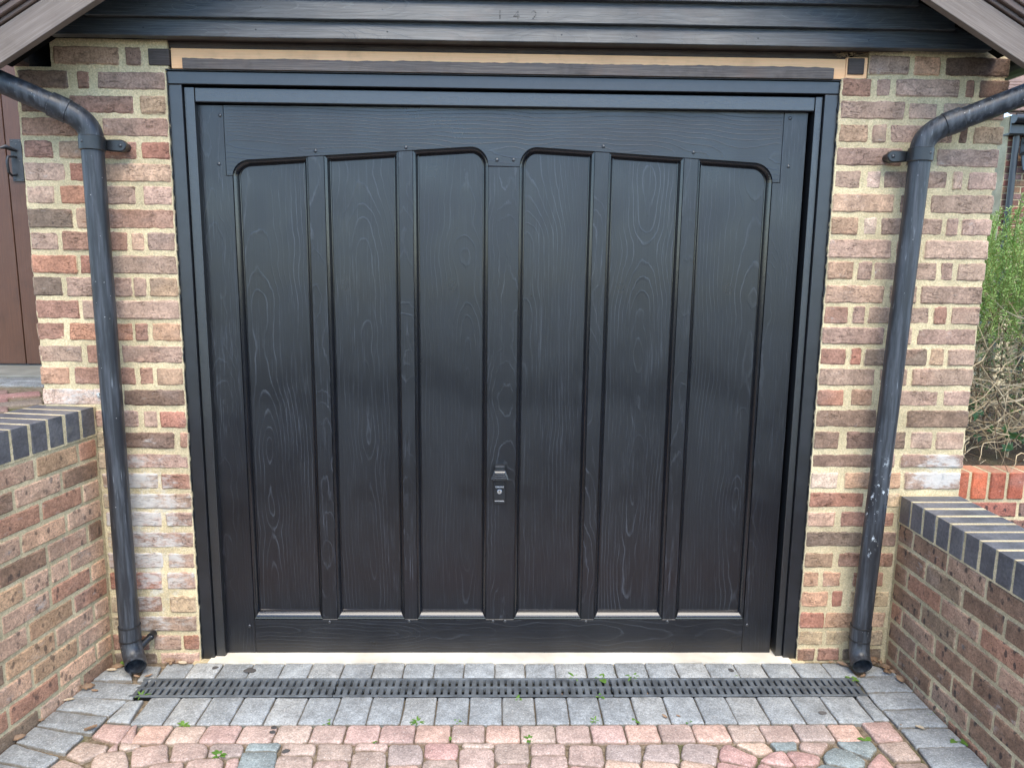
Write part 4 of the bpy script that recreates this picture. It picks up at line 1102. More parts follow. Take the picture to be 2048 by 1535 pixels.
timber("bottom_rail", [(-.9225 + g, -.004), (.9145 - g, -.004), (.9145 - g, ZB), (-.9225 + g, ZB)], M['door_h'], .0005)
timber("middle_muntin", [(-.060, ZB + g), (.045, ZB + g), (.048, 1.776), (-.060, 1.776)], M['door_stile'], .0003)
for xa, xb, xc, xd, zf in ((-.669, -.614, -.614, -.669, zl), (-.364, -.315, -.315, -.364, zl), (.298, .347, .352, .302, zr), (.604, .655, .6575, .608, zr)):
    timber("muntin", [(xa, ZB + g), (xb, ZB + g), (xc, zf(xc) - g), (xd, zf(xd) - g)], M['door_stile'], .0003)
PROFILE = [(0.0, -.0004), (.0006, .0045), (.0032, .0056), (.0040, .0046), (.0056, .0049), (.0085, .0075), (.0112, .0110), (.0134, .0150), (.0148, .0190), (.0154, .0210), (.0172, .0214), (.0186, .0245)]
for pts in OPEN:
    cx, cz = sum(p[0] for p in pts) / len(pts), (ZB + 1.8) / 2
    bx0, bx1, bz1 = min(p[0] for p in pts), max(p[0] for p in pts), max(p[1] for p in pts)
    # fielded board, very slightly bowed
    nx, nz = 6, 24
    v, f = [], []
    for i in range(nz + 1):
        for k in range(nx + 1):
            x, z = bx0 + .004 + (bx1 - bx0 - .008) * k / nx, ZB + .004 + (bz1 - ZB - .004) * i / nz
            v.append((x - cx, .0236 + .0006 * math.sin(math.pi * k / nx + 1.0) + noise.noise((x * 6, z * 2.2, 5.0)) * .0009, z - cz))
    for i in range(nz):
        for k in range(nx):
            a = i * (nx + 1) + k
            f.append((a, a + 1, a + nx + 2, a + nx + 1))
    pan = make("panel", (v, f), M['door_v'], door, True, None, True)
    pan.location = (cx, 0, cz)
    loops = [offset_poly(pts, d) if d > 0 else list(pts) for d, _ in PROFILE]
    n = len(pts)
    v, f = [], []
    # the bottom member is wider, its slope shaped to catch the highlight
    for (d, yy), lp in zip(PROFILE, loops): v += [(x - cx, yy, z - cz + (.0105 * d / .0186 if z < ZB + .03 else 0.0)) for x, z in lp]
    for k in range(len(PROFILE) - 1):
        for i in range(n):
            q = (i + 1) % n
            f.append((k * n + i, k * n + q, (k + 1) * n + q, (k + 1) * n + i))
    make("moulding", (v, f), M['mould'], pan, False, None, True)
STUDS = [(-.9552, 1.9288), (-.9668, 1.7723), (-.6417, 1.8189), (-.3373, 1.8343), (-.0299, 1.7976), (.0261, 1.7984), (.3309, 1.8466), (.6385, 1.8311), (.9614, 1.9464), (.9674, 1.7893),
         (-.9418, .1072), (-.644, .1234), (-.3474, .1270), (-.0328, .1270), (.0123, .1270), (.3173, .1260), (.6256, .1260), (.9290, .1124)]
stud_me = mesh_of("bolt_head", *dome((0, 0, 0), .0062, (0, -1, 0), .62), M['stud'], True)
for x, z in STUDS:
    o = link("bolt_head", stud_me, door, None, True)
    o.location = (x, .0006, z)

# handle with lock
hd = make("handle", bbox(-.0325, .0085, -.006, .001, .585, .672, .0018), M['plastic'], door, False, None, True)
hd.location = (.0, 0, .002)
tag(hd, "black plastic handle with a cylinder lock")
mb = MB()
sec = [(.0, .024, .704, .735), (-.020, .022, .700, .7345), (-.026, .024, .692, .7345)]
make("neck", bbox(-.0305, .0070, -.030, .0, .700, .7345, .004), M['plastic'], hd, False, None, True)
gp = [(-.0405, .6855), (.0170, .6855), (.0195, .690), (.0105, .7160), (.0070, .7190), (-.0300, .7190), (-.0335, .7160), (-.0430, .690)]
make("grip", extrude_xz(gp, -.052, -.030, .004), M['grip'], hd, False, None, True)
for k in range(3):
    zc = .6945 + k * .0070
    wv = .0215 - k * .0030
    make("grip_rib", bbox(-.0118 - wv, -.0118 + wv, -.0536, -.0515, zc, zc + .0030, .0007), M['grip'], hd, False, None, True)
make("collar", extrude_xz([(-.029, .664), (.005, .664), (.009, .684), (-.033, .684)], -.016, -.004, .002), M['plastic'], hd, False, None, True)
make("lock_cylinder", disc((-.0122, -.0055, .6315), .0088, (0, -1, 0), 24, .0030, .0008), M['steel'], hd, False, None, True)
make("keyhole", MB().add(box(-.0132, -.0112, -.0090, -.0086, .6300, .6345)).get(), M['dark'], hd, False, None, True)

def text_mesh(txt, size, mat, name, sx=1.0):
    cu = bpy.data.curves.new(name, 'FONT')
    cu.body = txt
    cu.size = size
    cu.align_x = 'CENTER'; cu.align_y = 'CENTER'
    cu.extrude = 0.0
    tmp = bpy.data.objects.new("tmp_text", cu)
    COL.objects.link(tmp)
    dg = bpy.context.evaluated_depsgraph_get()
    dg.update()
    me = bpy.data.meshes.new_from_object(tmp.evaluated_get(dg))
    bpy.data.objects.remove(tmp, do_unlink=True)
    bpy.data.curves.remove(cu)
    for q in me.vertices:
        q.co = (q.co.x * sx, 0.0, q.co.y)
    me.name = name
    me.materials.clear(); me.materials.append(mat)
    return me
t1 = link("lettering", text_mesh("CARDALE", .0086, M['white_print'], "lettering", .82), hd, None, True)
t1.location = (-.0122, -.0064, .6490)
t2 = link("lettering", text_mesh("GARAGE DOORS", .0052, M['white_print'], "lettering", .86), hd, None, True)
t2.location = (-.0122, -.0064, .5960)

# ------------------------------------------------------------------ gable: weatherboards, bargeboards, roof
clad = thing("weatherboard_cladding", "black weatherboard cladding of the gable above the garage door", "cladding", (0, 0, 2.138))
def roof_half(z, inset):        # half width of the gable at height z
    return ((2.936 - inset) - z) / .611, ((2.936 - inset) - z) / .564
BZ = [2.1465, 2.2045, 2.2755, 2.346, 2.417, 2.488, 2.559, 2.630, 2.701]
for i, zb in enumerate(BZ):
    zt = (BZ[i + 1] if i + 1 < len(BZ) else zb + .07) + .016
    wl, wr = roof_half(zt, -.165)
    wl, wr = max(.1, min(wl, 1.50)), max(.1, min(wr, 1.60))
    nx = 60
    cz = (zb + zt) / 2
    v, f = [], []
    for k in range(nx + 1):
        x = -wl + (wl + wr) * k / nx
        w = noise.noise((x * 3, zb * 9, 0)) * .0016 + noise.noise((x * 14, zb * 9, 4)) * .0006
        v += [(x, -.020, zb + w - cz), (x, -.0535, zb + w - cz), (x, -.0550, zb + .002 + w - cz), (x, -.0300, zt - cz), (x, -.0150, zt - cz)]
    for k in range(nx):
        for q in range(4):
            a = k * 5 + q
            f.append((a, a + 5, a + 6, a + 1))
        f.append((k * 5 + 4, k * 5 + 9, k * 5 + 5, k * 5))
    f += [(0, 1, 2, 3, 4), (nx * 5 + 4, nx * 5 + 3, nx * 5 + 2, nx * 5 + 1, nx * 5)]
    bd = make("board", (v, f), M['cladding'], clad, False, None, False)
    bd.location = (0, 0, cz)
make("backing", MB().add(box(-1.45, 1.60, -.012, .30, 2.168, 2.70)).add(box(-1.60, -1.475, .10, .60, 2.063, 2.30)).add(box(-1.60, -1.475, -.19, .60, 2.168, 2.20)).get(), M['dark'], clad)  # left end boxes added near-black, standing for the shaded void under the eaves
make("bottom_batten", bbox(-1.10, 1.30, -.014, .05, 2.150, 2.166, .002), M['oldtimber'], clad)
# ghost of old house numbers on the second board
s = NT("number_ghost")
tr = s.n("ShaderNodeBsdfTransparent")
mx = s.n("ShaderNodeMixShader")
s.set(Base_Color=(0.012, 0.012, 0.013), Roughness=0.7)
s.put(mx.inputs[0], s.step(s.noise(s.mapping(s.coord(), (25.0, 25.0, 190.0)), 1.0, 4.0, .6), .44, .60, .05, .75))
s.t.links.new(tr.outputs[0], mx.inputs[1]); s.t.links.new(s.p.outputs[0], mx.inputs[2]); s.t.links.new(mx.outputs[0], s.out.inputs[0])
lean = math.atan2(.025, .085)
for ch, x in (("1", -.0235), ("4", .0290), ("2", .0850)):
    o = link("old_number", text_mesh(ch, .046, s.mat, "old_number", .95), clad)
    o.location = (x, -.0505, 2.2255)
    o.rotation_euler = (-lean, 0, 0)
# a few nail heads
nail = mesh_of("nail_head", *dome((0, 0, 0), .0028, (0, -1, 0), .3, 8, 2), M['iron'], True)
for zb, zz in ((2.1465, 2.172), (2.2045, 2.238)):
    for x in (-1.15, -.78, -.39, .15, .41, .80, 1.15):
        o = link("nail_head", nail, clad)
        o.location = (x + random.uniform(-.03, .03), -.0552 + (zz - zb) * .295, zz)

def slope_strip(side, off0, off1, y0, y1, x_in=.012, x_out=1.60):
    """a strip following one roof slope; off is the height above the lower edge of the bargeboard"""
    m = .611 if side < 0 else .564
    z = lambda x: 2.936 - m * abs(x - .012)
    xa, xb = (x_in - x_out, x_in) if side < 0 else (x_in, x_in + x_out)
    pts = [(xa, z(xa) + off0), (xb, z(xb) + off0), (xb, z(xb) + off1), (xa, z(xa) + off1)]
    return extrude_xz(pts, y0, y1, .0025)
def in_slope_frame(vf, side):
    """turn a slope strip so that its local z runs along the slope (for the grain)"""
    m = .611 if side < 0 else .564
    a = math.atan2(m, 1.0) * (1 if side < 0 else -1)
    R = Matrix.Rotation(-(a), 4, 'Y')
    return R, vf
for side, lab in ((-1, "grey-brown bargeboard with stepped moulding on the left gable slope"), (1, "grey-brown bargeboard with stepped moulding on the right gable slope")):
    bb = thing("bargeboard", lab, "bargeboard", (side * .9, -.22, 2.4), group="bargeboards of the gable")
    m = .611 if side < 0 else .564
    a = math.atan2(m, 1.0)
    # board modelled upright and leaned onto the slope, so that its grain follows it
    L = 1.90
    vf = bbox(-.0405, .0405, -.028, .0, -L / 2, L / 2, .002)
    o = make("board", vf, M['barge'], bb, False, None, False)
    cx = .012 + side * (.82)
    cz = 2.936 - m * .82 + .047
    o.location = (cx, -.192, cz)
    o.rotation_euler = (0, side * (math.pi / 2 - a) if side > 0 else -(math.pi / 2 - a), 0)
    if side > 0: o.rotation_euler = (0, (math.pi / 2 + a), 0)
    else: o.rotation_euler = (0, (math.pi / 2 - a), 0)
    for k, (o0, o1, yy) in enumerate(((.098, .112, -.226), (.1125, .134, -.238), (.1345, .160, -.246), (.1605, .178, -.256))):
        make("verge_strip", slope_strip(side, o0, o1, yy, -.12), M['verge'], bb)
    make("soffit", slope_strip(side, .098, .112, -.190, -.010), M['dark'], bb)  # shade under the overhang is put into its near-black colour
    rf = thing("garage_roof_slope", "clay tiled roof slope above the %s bargeboard" % ("left" if side < 0 else "right"), "roof", (side * .9, 1.0, 2.6), group="roof slopes of the garage")
    make("roof_deck", slope_strip(side, .180, .200, -.25, 3.2), M['tile'], rf)

# ------------------------------------------------------------------ downpipes
def downpipe(label, mat, xt, xb, side):
    """side -1: offset pipe rises to the left"""
    t = thing("downpipe", label, "downpipe", (xb, -.07, 0.05), group="downpipes on the piers")
    yp = -.072
    r = .0335
    zk = 1.870                                   # elbow
    ez = .135
    line = lambda z: xb + (xt - xb) * (z - .14) / (1.86 - .14)
    make("pipe", sweep([(line(.15), yp, .15), (line(.8), yp, .8), (line(1.5), yp, 1.5), (line(1.825), yp, 1.825)], r, 32), mat, t, True)
    # elbow
    slope = math.radians(24 if side < 0 else 22)
    d1 = Vector((side * math.cos(slope), -.30, math.sin(slope) * 1.0)).normalized()
    c0 = Vector((xt, yp, 1.800))
    P0, P1 = c0, Vector((xt, yp, zk + .012))
    P2 = P1 + d1 * .075
    pts = [P0, P0 + Vector((0, 0, .03))]
    A, C, B = P0 + Vector((0, 0, .03)), P1, P2
    for i in range(1, 11):
        q = i / 10
        pts.append(A * (1 - q) ** 2 + C * 2 * q * (1 - q) + B * q * q)
    make("elbow", sweep(pts, .0358, 32), mat, t, True)
    S0 = P2 - d1 * .012
    make("socket", sweep([S0, S0 + d1 * .002, S0 + d1 * .052, S0 + d1 * .054], [.0358, .0385, .0385, .0345], 32), mat, t, True)
    make("offset_pipe", sweep([S0 + d1 * .04, S0 + d1 * .18, S0 + d1 * .315], r, 32), mat, t, True)
    E0 = S0 + d1 * .30
    E1 = E0 + d1 * .05 + Vector((0, 0, .012))
    make("top_elbow", sweep([E0, E0 + d1 * .03, E1, E1 + Vector((0, 0, .05))], .0385, 24), mat, t, True)
    gu = thing("gutter", "black half-round gutter at the %s eaves of the garage" % ("left" if side < 0 else "right"), "gutter", (E1.x, E1.y, E1.z + .06), group="gutters of the garage")
    prof = [(E1.x + .056 * math.cos(q), E1.z + .105 + .056 * math.sin(q)) for q in [math.pi + math.pi * k / 10 for k in range(11)]] + [(E1.x + .052 * math.cos(q), E1.z + .106 + .052 * math.sin(q)) for q in [2 * math.pi - math.pi * k / 10 for k in range(11)]]
    make("trough", extrude_xz(prof, -.36, 2.9), M['plastic'], gu)
    make("stop_end", extrude_xz(prof[:11], -.366, -.3605), M['plastic'], gu)
    # clip with a lug to the pier
    zc = 1.815
    lug = -side
    make("clip", sweep([(line(zc - .021), yp, zc - .022), (line(zc - .02), yp, zc - .020), (line(zc + .02), yp, zc + .020), (line(zc + .02), yp, zc + .022)], [.0365, .0392, .0392, .0365], 32), M['plastic'], t, True)
    x0 = line(zc) + lug * .030
    pr = [(x0, zc - .018), (x0 + lug * .030, zc - .020)] + [(x0 + lug * (.046 + .019 * math.cos(q)), zc - .002 + .019 * math.sin(q)) for q in [-1.5 + .3 * k for k in range(11)]] + [(x0, zc + .016)]
    if lug < 0: pr = pr[::-1]
    lo = make("clip_lug", extrude_xz(pr, -.050, -.030, .003), M['plastic'], t)
    make("screw", dome((x0 + lug * .048, -.050, zc - .002), .0062, (0, -1, 0), .7, 12, 3), M['stud'], lo, True)
    make("standoff", sweep([(x0 + lug * .046, -.032, zc - .002), (x0 + lug * .046, .004, zc - .002)], .014, 14), M['plastic'], t, True)
    make("screw", dome((line(zc) - lug * .012, yp - .037, zc + .002), .0042, (0, -1, 0), .8, 10, 3), M['stud'], t, True)
    # shoe
    rr = .0352
    ctr = Vector((xb, yp, .10))
    dirx = .34 if side < 0 else -.08
    path = [Vector((xb, yp, .165)), Vector((xb, yp, .115))]
    A, C = path[-1], Vector((xb + dirx * .02, yp - .004, .066))
    B = Vector((xb + dirx * .09, yp - .036, .050))
    for i in range(1, 9):
        q = i / 8
        path.append(A * (1 - q) ** 2 + C * 2 * q * (1 - q) + B * q * q)
    path.append(B + Vector((dirx * .018, -.014, -.0055)))
    sh = make("shoe", sweep(path, rr, 32, True, False, .003), mat, t, True)
    for z in (.172, .122):
        make("collar", sweep([(line(z), yp, z - .003), (line(z), yp, z - .002), (line(z), yp, z + .002), (line(z), yp, z + .003)], [.0352, .0372, .0372, .0352], 32), M['plastic'], t, True)
    make("collar", sweep([(line(.147), yp, .122), (line(.147), yp, .172)], .0362, 32), mat, t, True)
    if side < 0:
        lug0, lug1 = Vector((xb + .022, yp - .004, .080)), Vector((xb + .052, -.022, .108))
        make("shoe_lug", sweep([lug0, lug0.lerp(lug1, .5), lug1], [.017, .013, .011], 12), M['plastic'], t, True)
        make("lug_boss", sweep([lug1 + Vector((0, .014, 0)), lug1 + Vector((0, -.012, 0))], [.013, .013], 16), M['plastic'], t, True)
        make("screw", dome(lug1 + Vector((.003, -.012, 0)), .006, (0, -1, 0), .6, 10, 3), M['stud'], t, True)
    return t
downpipe("scuffed black downpipe on the left pier, shoe turned to the right", M['pipe'], -1.3205, -1.3215, -1)
downpipe("leaning black downpipe on the right pier, splashed with pale paint", M['pipe_splashed'], 1.3530, 1.2990, 1)

# ------------------------------------------------------------------ the raised side passage on the left: plank door, step, patio
patio = tag(make("patio", box(-5.0, -1.60, -1.9, 1.30, .70, .9235), M['joint']), kind='structure')
def patio_paver(pts, code):
    c = PCOL[code]; k = random.uniform(.8, 1.05) * .75
    me = paver_mesh(pts, .02, .006, .6)
    for q in me.vertices: q.co.z += .934
    link("paver", me, patio, (c[0] * k, c[1] * k, c[2] * k, 0))
ca, sa = math.cos(math.radians(33)), math.sin(math.radians(33))
for j in range(4):          # grey border course by the step
    for i in range(9):
        x0, y0 = -3.2 + i * .205 + j * .07, .72 - (j + 1) * .105
        if j < 2: patio_paver([(x0 + .003, y0 + .003), (x0 + .202, y0 + .003), (x0 + .202, y0 + .102), (x0 + .003, y0 + .102)], 'g')
for i in range(-2, 12):     # red field, laid askew
    for j in range(-12, 3):
        u0, v0 = i * .205 + (j % 2) * .10, j * .103
        q = [(u0 + .003, v0 + .003), (u0 + .202, v0 + .003), (u0 + .202, v0 + .100), (u0 + .003, v0 + .100)]
        q = [(-2.35 + a * ca - b * sa, .42 + a * sa + b * ca) for a, b in q]
        if max(p[1] for p in q) > .505 or min(p[0] for p in q) < -2.9 or max(p[0] for p in q) > -1.66 or min(p[1] for p in q) < -.6: continue
        patio_paver(q, random.choice('ppPrq'))
tag(make("door_step", bbox(-3.6, -1.60, .735, 1.06, .90, .9400, .004), plain("grey_step", (0.20, 0.195, 0.165), .85, 25.0, .25, .5, .002)), "worn grey step below the brown plank door", "step")
pd = thing("plank_door", "brown stained plank door in the side passage left of the pier", "door", (-2.5, 1.08, .94))
xs = [-3.03, -2.90, -2.76, -2.62, -2.48, -2.32, -2.19, -2.06]
for a, b in zip(xs[:-1], xs[1:]):
    cx = (a + b) / 2
    o = make("plank", bbox(a + .002 - cx, b - .002 - cx, 0, .035, -.85, .85, .004), M['brownplank'], pd)
    o.location = (cx, 1.066, 1.795)
make("ledge_board", box(-3.03, -2.06, 1.103, 1.125, .95, 2.64), M['dark'], pd)
tag(make("passage_wall", MB().add(box(-5.0, -3.13, 1.10, 1.35, .70, 3.0)).add(box(-2.09, -1.585, 1.10, 1.35, .70, 3.0)).add(box(-5.0, -1.585, 1.13, 1.35, 2.66, 3.0)).get(), M['brownplank']), "brown boarded wall around the plank door", "wall")
# suffolk latch
lt = thing("door_latch", "black iron thumb latch with bow handle on the plank door", "door latch", (-2.27, 1.06, 1.808))
make("plate", bbox(-2.295, -2.243, 1.0590, 1.0640, 1.808, 1.998, .0012), M['iron'], lt)
gx = -2.276
make("grip", sweep([(gx, 1.060, 1.840), (gx - .010, 1.040, 1.832), (gx - .012, 1.022, 1.845), (gx - .012, 1.018, 1.875), (gx - .012, 1.018, 1.895), (gx - .010, 1.024, 1.915), (gx, 1.045, 1.918), (gx + .004, 1.060, 1.918)], [.005, .0055, .006, .0062, .0062, .006, .0055, .005], 10), M['iron'], lt, True)
make("thumb_piece", sweep([(gx + .010, 1.060, 1.946), (gx - .004, 1.040, 1.952), (gx - .014, 1.020, 1.958), (gx - .026, 1.006, 1.952), (gx - .034, .998, 1.948)], [.005, .010, .011, .006, .0015], 10), M['iron'], lt, True)
for x, z in ((-2.287, 1.989), (-2.252, 1.989), (-2.268, 1.974), (-2.256, 1.900), (-2.287, 1.817), (-2.252, 1.817)):
    make("screw", dome((x, 1.0592, z), .0042, (0, -1, 0), .4, 8, 2), M['stud'], lt, True)

# ------------------------------------------------------------------ planter wall on the right, with soldier coping
pw = thing("planter_wall", "low brick planter wall with red bricks on edge, behind the right retaining wall", "planter wall", (2.3, .4, .2))
x = 1.665
i = 0
while x < 3.2:
    c = PAL['R'] if i % 3 else PAL['o']
    link("coping_brick", brick_mesh(x + .005, x + .0685, .530, .642, M['brick_red'], .004, .105, .0006, .004, .004), pw, (c[0] * random.uniform(.85, 1.05), c[1] * random.uniform(.95, 1.15), c[2], 0))
    x += .0757; i += 1
for o in [q for q in pw.children]: o.location.y += .3
topv = mortar_slab("mortar", 1.60, 3.25, .05, .640, .3025, .405, pw, False, .0012)
for r in range(5):
    zc = .486 - r * .075
    x = 1.60 + (r % 2) * .10 - .1
    while x < 3.2:
        c = PAL[random.choice('pdrp')]
        o = link("brick", brick_mesh(max(x, 1.6) + .005, x + .195, zc - .031, zc + .031, M['brick_dark_fleck'], .002, .09, .0009, .004, .005), pw, (*c, 0))
        o.location.y += .3
        x += .20
tag(make("planter_soil", box(1.60, 4.2, .4055, 2.6, .1, .630), M['soil']), kind='structure')
make("fill", box(1.652, 1.70, -.2, .30, .0, .2), M['soil'])
bpy.data.objects["fill"].name = "soil_strip"
tag(bpy.data.objects["soil_strip"], kind='structure')

# rosemary: woody tangle below, green sprays above
bush = thing("rosemary_bush", "rosemary bush with green sprays above a bare woody tangle, right of the pier", "shrub", (2.2, .7, .63))
rnd = random.Random(21)
def wander(p, d, length, nseg, wob, droop):
    pts = [Vector(p)]
    d = Vector(d).normalized()
    for i in range(nseg):
        d = (d + Vector((rnd.uniform(-wob, wob), rnd.uniform(-wob, wob), rnd.uniform(-wob, wob) + droop))).normalized()
        pts.append(pts[-1] + d * (length / nseg))
    return pts
for k in range(34):         # thicker limbs, each its own part
    p = (rnd.uniform(1.75, 2.9), rnd.uniform(.44, .95), rnd.uniform(.63, .80))
    d = (rnd.uniform(-1.2, .9), rnd.uniform(-.45, .3), rnd.uniform(.25, 1.0))
    pts = wander(p, d, rnd.uniform(.35, .75), 9, .32, -.02)
    r0 = rnd.uniform(.004, .010)
    make("branch", sweep(pts, [r0 * (1 - .6 * i / 9) for i in range(10)], 6), M['twig_pale'] if k % 3 == 0 else M['twig'], bush, True)
tws = [MB(), MB(), MB()]
for k in range(1150):
    tw = tws[k % 3]
    p = (rnd.uniform(1.66, 3.0), rnd.uniform(.40, 1.15), rnd.uniform(.64, 1.26))
    d = (rnd.uniform(-1, 1), rnd.uniform(-.5, .3), rnd.uniform(-.7, .9))
    pts = wander(p, d, rnd.uniform(.12, .40), 6, .5, -.05)
    r0 = rnd.uniform(.0012, .0034)
    tw.add(sweep(pts, [r0 * (1 - .5 * i / 6) for i in range(7)], 4, False, False))
for tw, mt in zip(tws, (M['twig'], M['twig_pale'], M['twig_dark'])):
    tag(make("twigs", tw.get(), mt, bush, True), kind='stuff')
st, nd = MB(), MB()
def needle(o, d, l, w):
    s1 = d.cross(Vector((rnd.uniform(-1, 1), rnd.uniform(-1, 1), rnd.uniform(-1, 1)))).normalized() * w
    mid = o + d * l * .55 + Vector((0, 0, .002))
    tip = o + d * l + Vector((0, 0, -.003))
    return [o - s1 * .5, o + s1 * .5, mid + s1, tip, mid - s1], [(0, 1, 2, 4), (4, 2, 3)]
for k in range(560):
    zlow = rnd.uniform(1.12, 1.54)
    xx, yy = rnd.uniform(1.68, 2.7), rnd.uniform(.36, 1.05)
    d = (rnd.uniform(-.45, .45), rnd.uniform(-.45, .25), rnd.uniform(.5, 1.0))
    L = rnd.uniform(.14, .30)
    pts = wander((xx, yy, zlow), d, L, 8, .16, .06)
    st.add(sweep(pts, .0014, 4, False, False))
    steps = int(L / .0046)
    for i in range(steps):
        t = i / steps * 8
        a = pts[int(t)].lerp(pts[min(int(t) + 1, 8)], t - int(t))
        ax = (pts[min(int(t) + 1, 8)] - pts[int(t)]).normalized()
        out = ax.orthogonal().normalized()
        out.rotate(Matrix.Rotation(i * 2.4 + rnd.uniform(-.4, .4), 3, ax))
        dd = (out * .85 + ax * rnd.uniform(.35, .9)).normalized()
        nd.add(needle(a, dd, rnd.uniform(.016, .030) * (1 - .35 * i / steps), .0026))
tag(make("green_stems", st.get(), M['greenstem'], bush, True), kind='stuff')
tag(make("needles", nd.get(), M['rosemary'], bush), kind='stuff')

# ivy creeping under the bush
ivy = thing("ivy", "dark green ivy leaves low under the rosemary bush", "ivy", (1.95, .5, .64))
ivy_me = mesh_of("leaf", [(0, 0, 0), (.016, -.004, .006), (.030, .004, .004), (.022, 0, .018), (.026, .004, .034), (.006, -.003, .028), (0, .004, .046), (-.006, -.003, .028), (-.026, .004, .034), (-.022, 0, .018), (-.030, .004, .004), (-.016, -.004, .006)],
                 [(0, 1, 3, 5, 7, 9, 11), (1, 2, 3), (3, 4, 5), (5, 6, 7), (7, 8, 9), (9, 10, 11)], M['ivy'])
for k in range(46):
    o = link("leaf", ivy_me, ivy)
    o.location = (rnd.uniform(1.70, 2.6), rnd.uniform(.44, .80), rnd.uniform(.65, .84))
    o.rotation_euler = (rnd.uniform(-.9, .4), rnd.uniform(-.7, .7), rnd.uniform(-.9, .9))
    sc = rnd.uniform(.7, 1.3); o.scale = (sc, sc, sc)

# dense hedge added behind the planter as a dark backdrop to the bush
hedge = thing("hedge", "dense hedge backdrop filling the gaps behind the rosemary bush", "hedge", (3.0, 2.1, .6))
hv = MB()
for k in range(9000):
    p = Vector((rnd.uniform(1.66, 4.9), rnd.uniform(1.35, 2.5), rnd.uniform(.62, 1.58)))
    a = Vector((rnd.uniform(-1, 1), rnd.uniform(-1, 1), rnd.uniform(-1, 1))).normalized()
    b = a.orthogonal().normalized()
    l, w = rnd.uniform(.018, .036), rnd.uniform(.008, .014)
    hv.add(([p - a * l, p + b * w, p + a * l, p - b * w], [(0, 1, 2, 3)]))
tag(make("foliage", hv.get(), M['hedge'], hedge), kind='stuff')
hs = MB()
for k in range(40):
    p = (rnd.uniform(1.7, 4.8), rnd.uniform(1.5, 2.4), .6)
    hs.add(sweep(wander(p, (rnd.uniform(-.3, .3), rnd.uniform(-.3, .3), 1), .85, 6, .2, .05), [.010 - .001 * i for i in range(7)], 5))
make("stems", hs.get(), M['twig'], hedge)

# ------------------------------------------------------------------ neighbour's porch far behind on the right
nb = thing("neighbouring_house", "brick house with black gutter far behind the right pier", "house", (7.2, 6.5, 0))
NY = 6.3
make("wall", box(5.93, 11.0, NY + .004, NY + .35, -.05, 3.22), M['mortar'], nb)
r = 0
z = 1.75
while z < 3.05:
    x = 5.93 - (r % 2) * .11
    while x < 7.2:
        c = PAL[random.choice('pdrtrp')]
        link("brick", brick_mesh(max(x, 5.93) + .005, x + .215, z, z + .065, M['brick_stock'], .004, .06, .001, .004, .006), nb, (c[0] * .8, c[1] * .8, c[2] * .8, 0)).location.y += NY
        x += .225
    z += .075; r += 1
make("fascia", bbox(5.84, 11.0, NY - .17, NY - .145, 2.99, 3.13, .004), M['frame'], nb)
make("soffit", box(5.84, 11.0, NY - .144, NY + .004, 2.985, 3.0), M['frame'], nb)
gut = [(5.82, NY - .23, 3.15), (11.0, NY - .23, 3.15)]
make("gutter", sweep(gut, .058, 16), M['frame'], nb, True)
make("downpipe", sweep([(5.985, NY - .07, 3.05), (5.985, NY - .07, .0)], .036, 14), M['frame'], nb, True)
make("downpipe", sweep([(6.34, NY - .07, 3.05), (6.34, NY - .07, .0)], .036, 14), M['frame'], nb, True)
rt = make("roof", MB().add(([(5.75, NY - .26, 3.205), (11.0, NY - .26, 3.205), (11.0, NY + 3.2, 5.2), (5.75, NY + 3.2, 5.2), (5.75, NY - .26, 3.18), (11.0, NY - .26, 3.18), (11.0, NY + 3.2, 5.17), (5.75, NY + 3.2, 5.17)],
                          [(0, 1, 2, 3), (7, 6, 5, 4), (0, 4, 5, 1), (3, 7, 4, 0), (2, 6, 7, 3), (1, 5, 6, 2)])).get(), M['tile'], nb)
ti = mesh_of("tile", *bbox(0, .160, 0, .17, -.006, .008, .002), M['tile'])
for j in range(10):
    for i in range(9):
        o = link("tile", ti, rt)
        o.location = (5.70 + i * .165 + (j % 2) * .08, NY - .28 + j * .10, 3.222 + j * .0577 + random.uniform(-.003, .003))
        o.rotation_euler = (math.atan2(1.995, 3.46) - .06, 0, random.uniform(-.02, .02))
lan = thing("wall_lantern", "small black coach lantern on the neighbouring brick wall", "lantern", (6.13, NY - .12, 2.7))
LX, LY = 6.135, NY - .13
def frustum(c, z0, z1, r0, r1, n=4, rot=math.pi / 4):
    v = [(c[0] + r * math.cos(rot + 2 * math.pi * k / n), c[1] + r * math.sin(rot + 2 * math.pi * k / n), z) for z, r in ((z0, r0), (z1, r1)) for k in range(n)]
    return v, [tuple(range(n))[::-1], tuple(range(n, 2 * n))] + [(k, (k + 1) % n, n + (k + 1) % n, n + k) for k in range(n)]
make("glass", frustum((LX, LY), 2.60, 2.765, .062, .092), plain("lantern_glass", (.55, .60, .60), .15, 30.0, .1, 0.0), lan)
make("cap", frustum((LX, LY), 2.766, 2.84, .125, .030), M['iron'], lan)
make("finial", frustum((LX, LY), 2.84, 2.872, .022, .012, 8), M['iron'], lan)
make("base", frustum((LX, LY), 2.570, 2.5995, .040, .070), M['iron'], lan)
for k in range(4):
    q = math.pi / 4 + k * math.pi / 2
    make("bar", sweep([(LX + .064 * math.cos(q), LY + .064 * math.sin(q), 2.60), (LX + .094 * math.cos(q), LY + .094 * math.sin(q), 2.765)], .006, 6), M['iron'], lan)
make("bracket", sweep([(LX, NY, 2.90), (LX, NY - .06, 2.93), (LX, LY, 2.90), (LX, LY, 2.866)], .009, 8), M['iron'], lan)
make("wall_plate", bbox(LX - .05, LX + .05, NY - .012, NY, 2.78, 2.98, .003), M['iron'], lan)

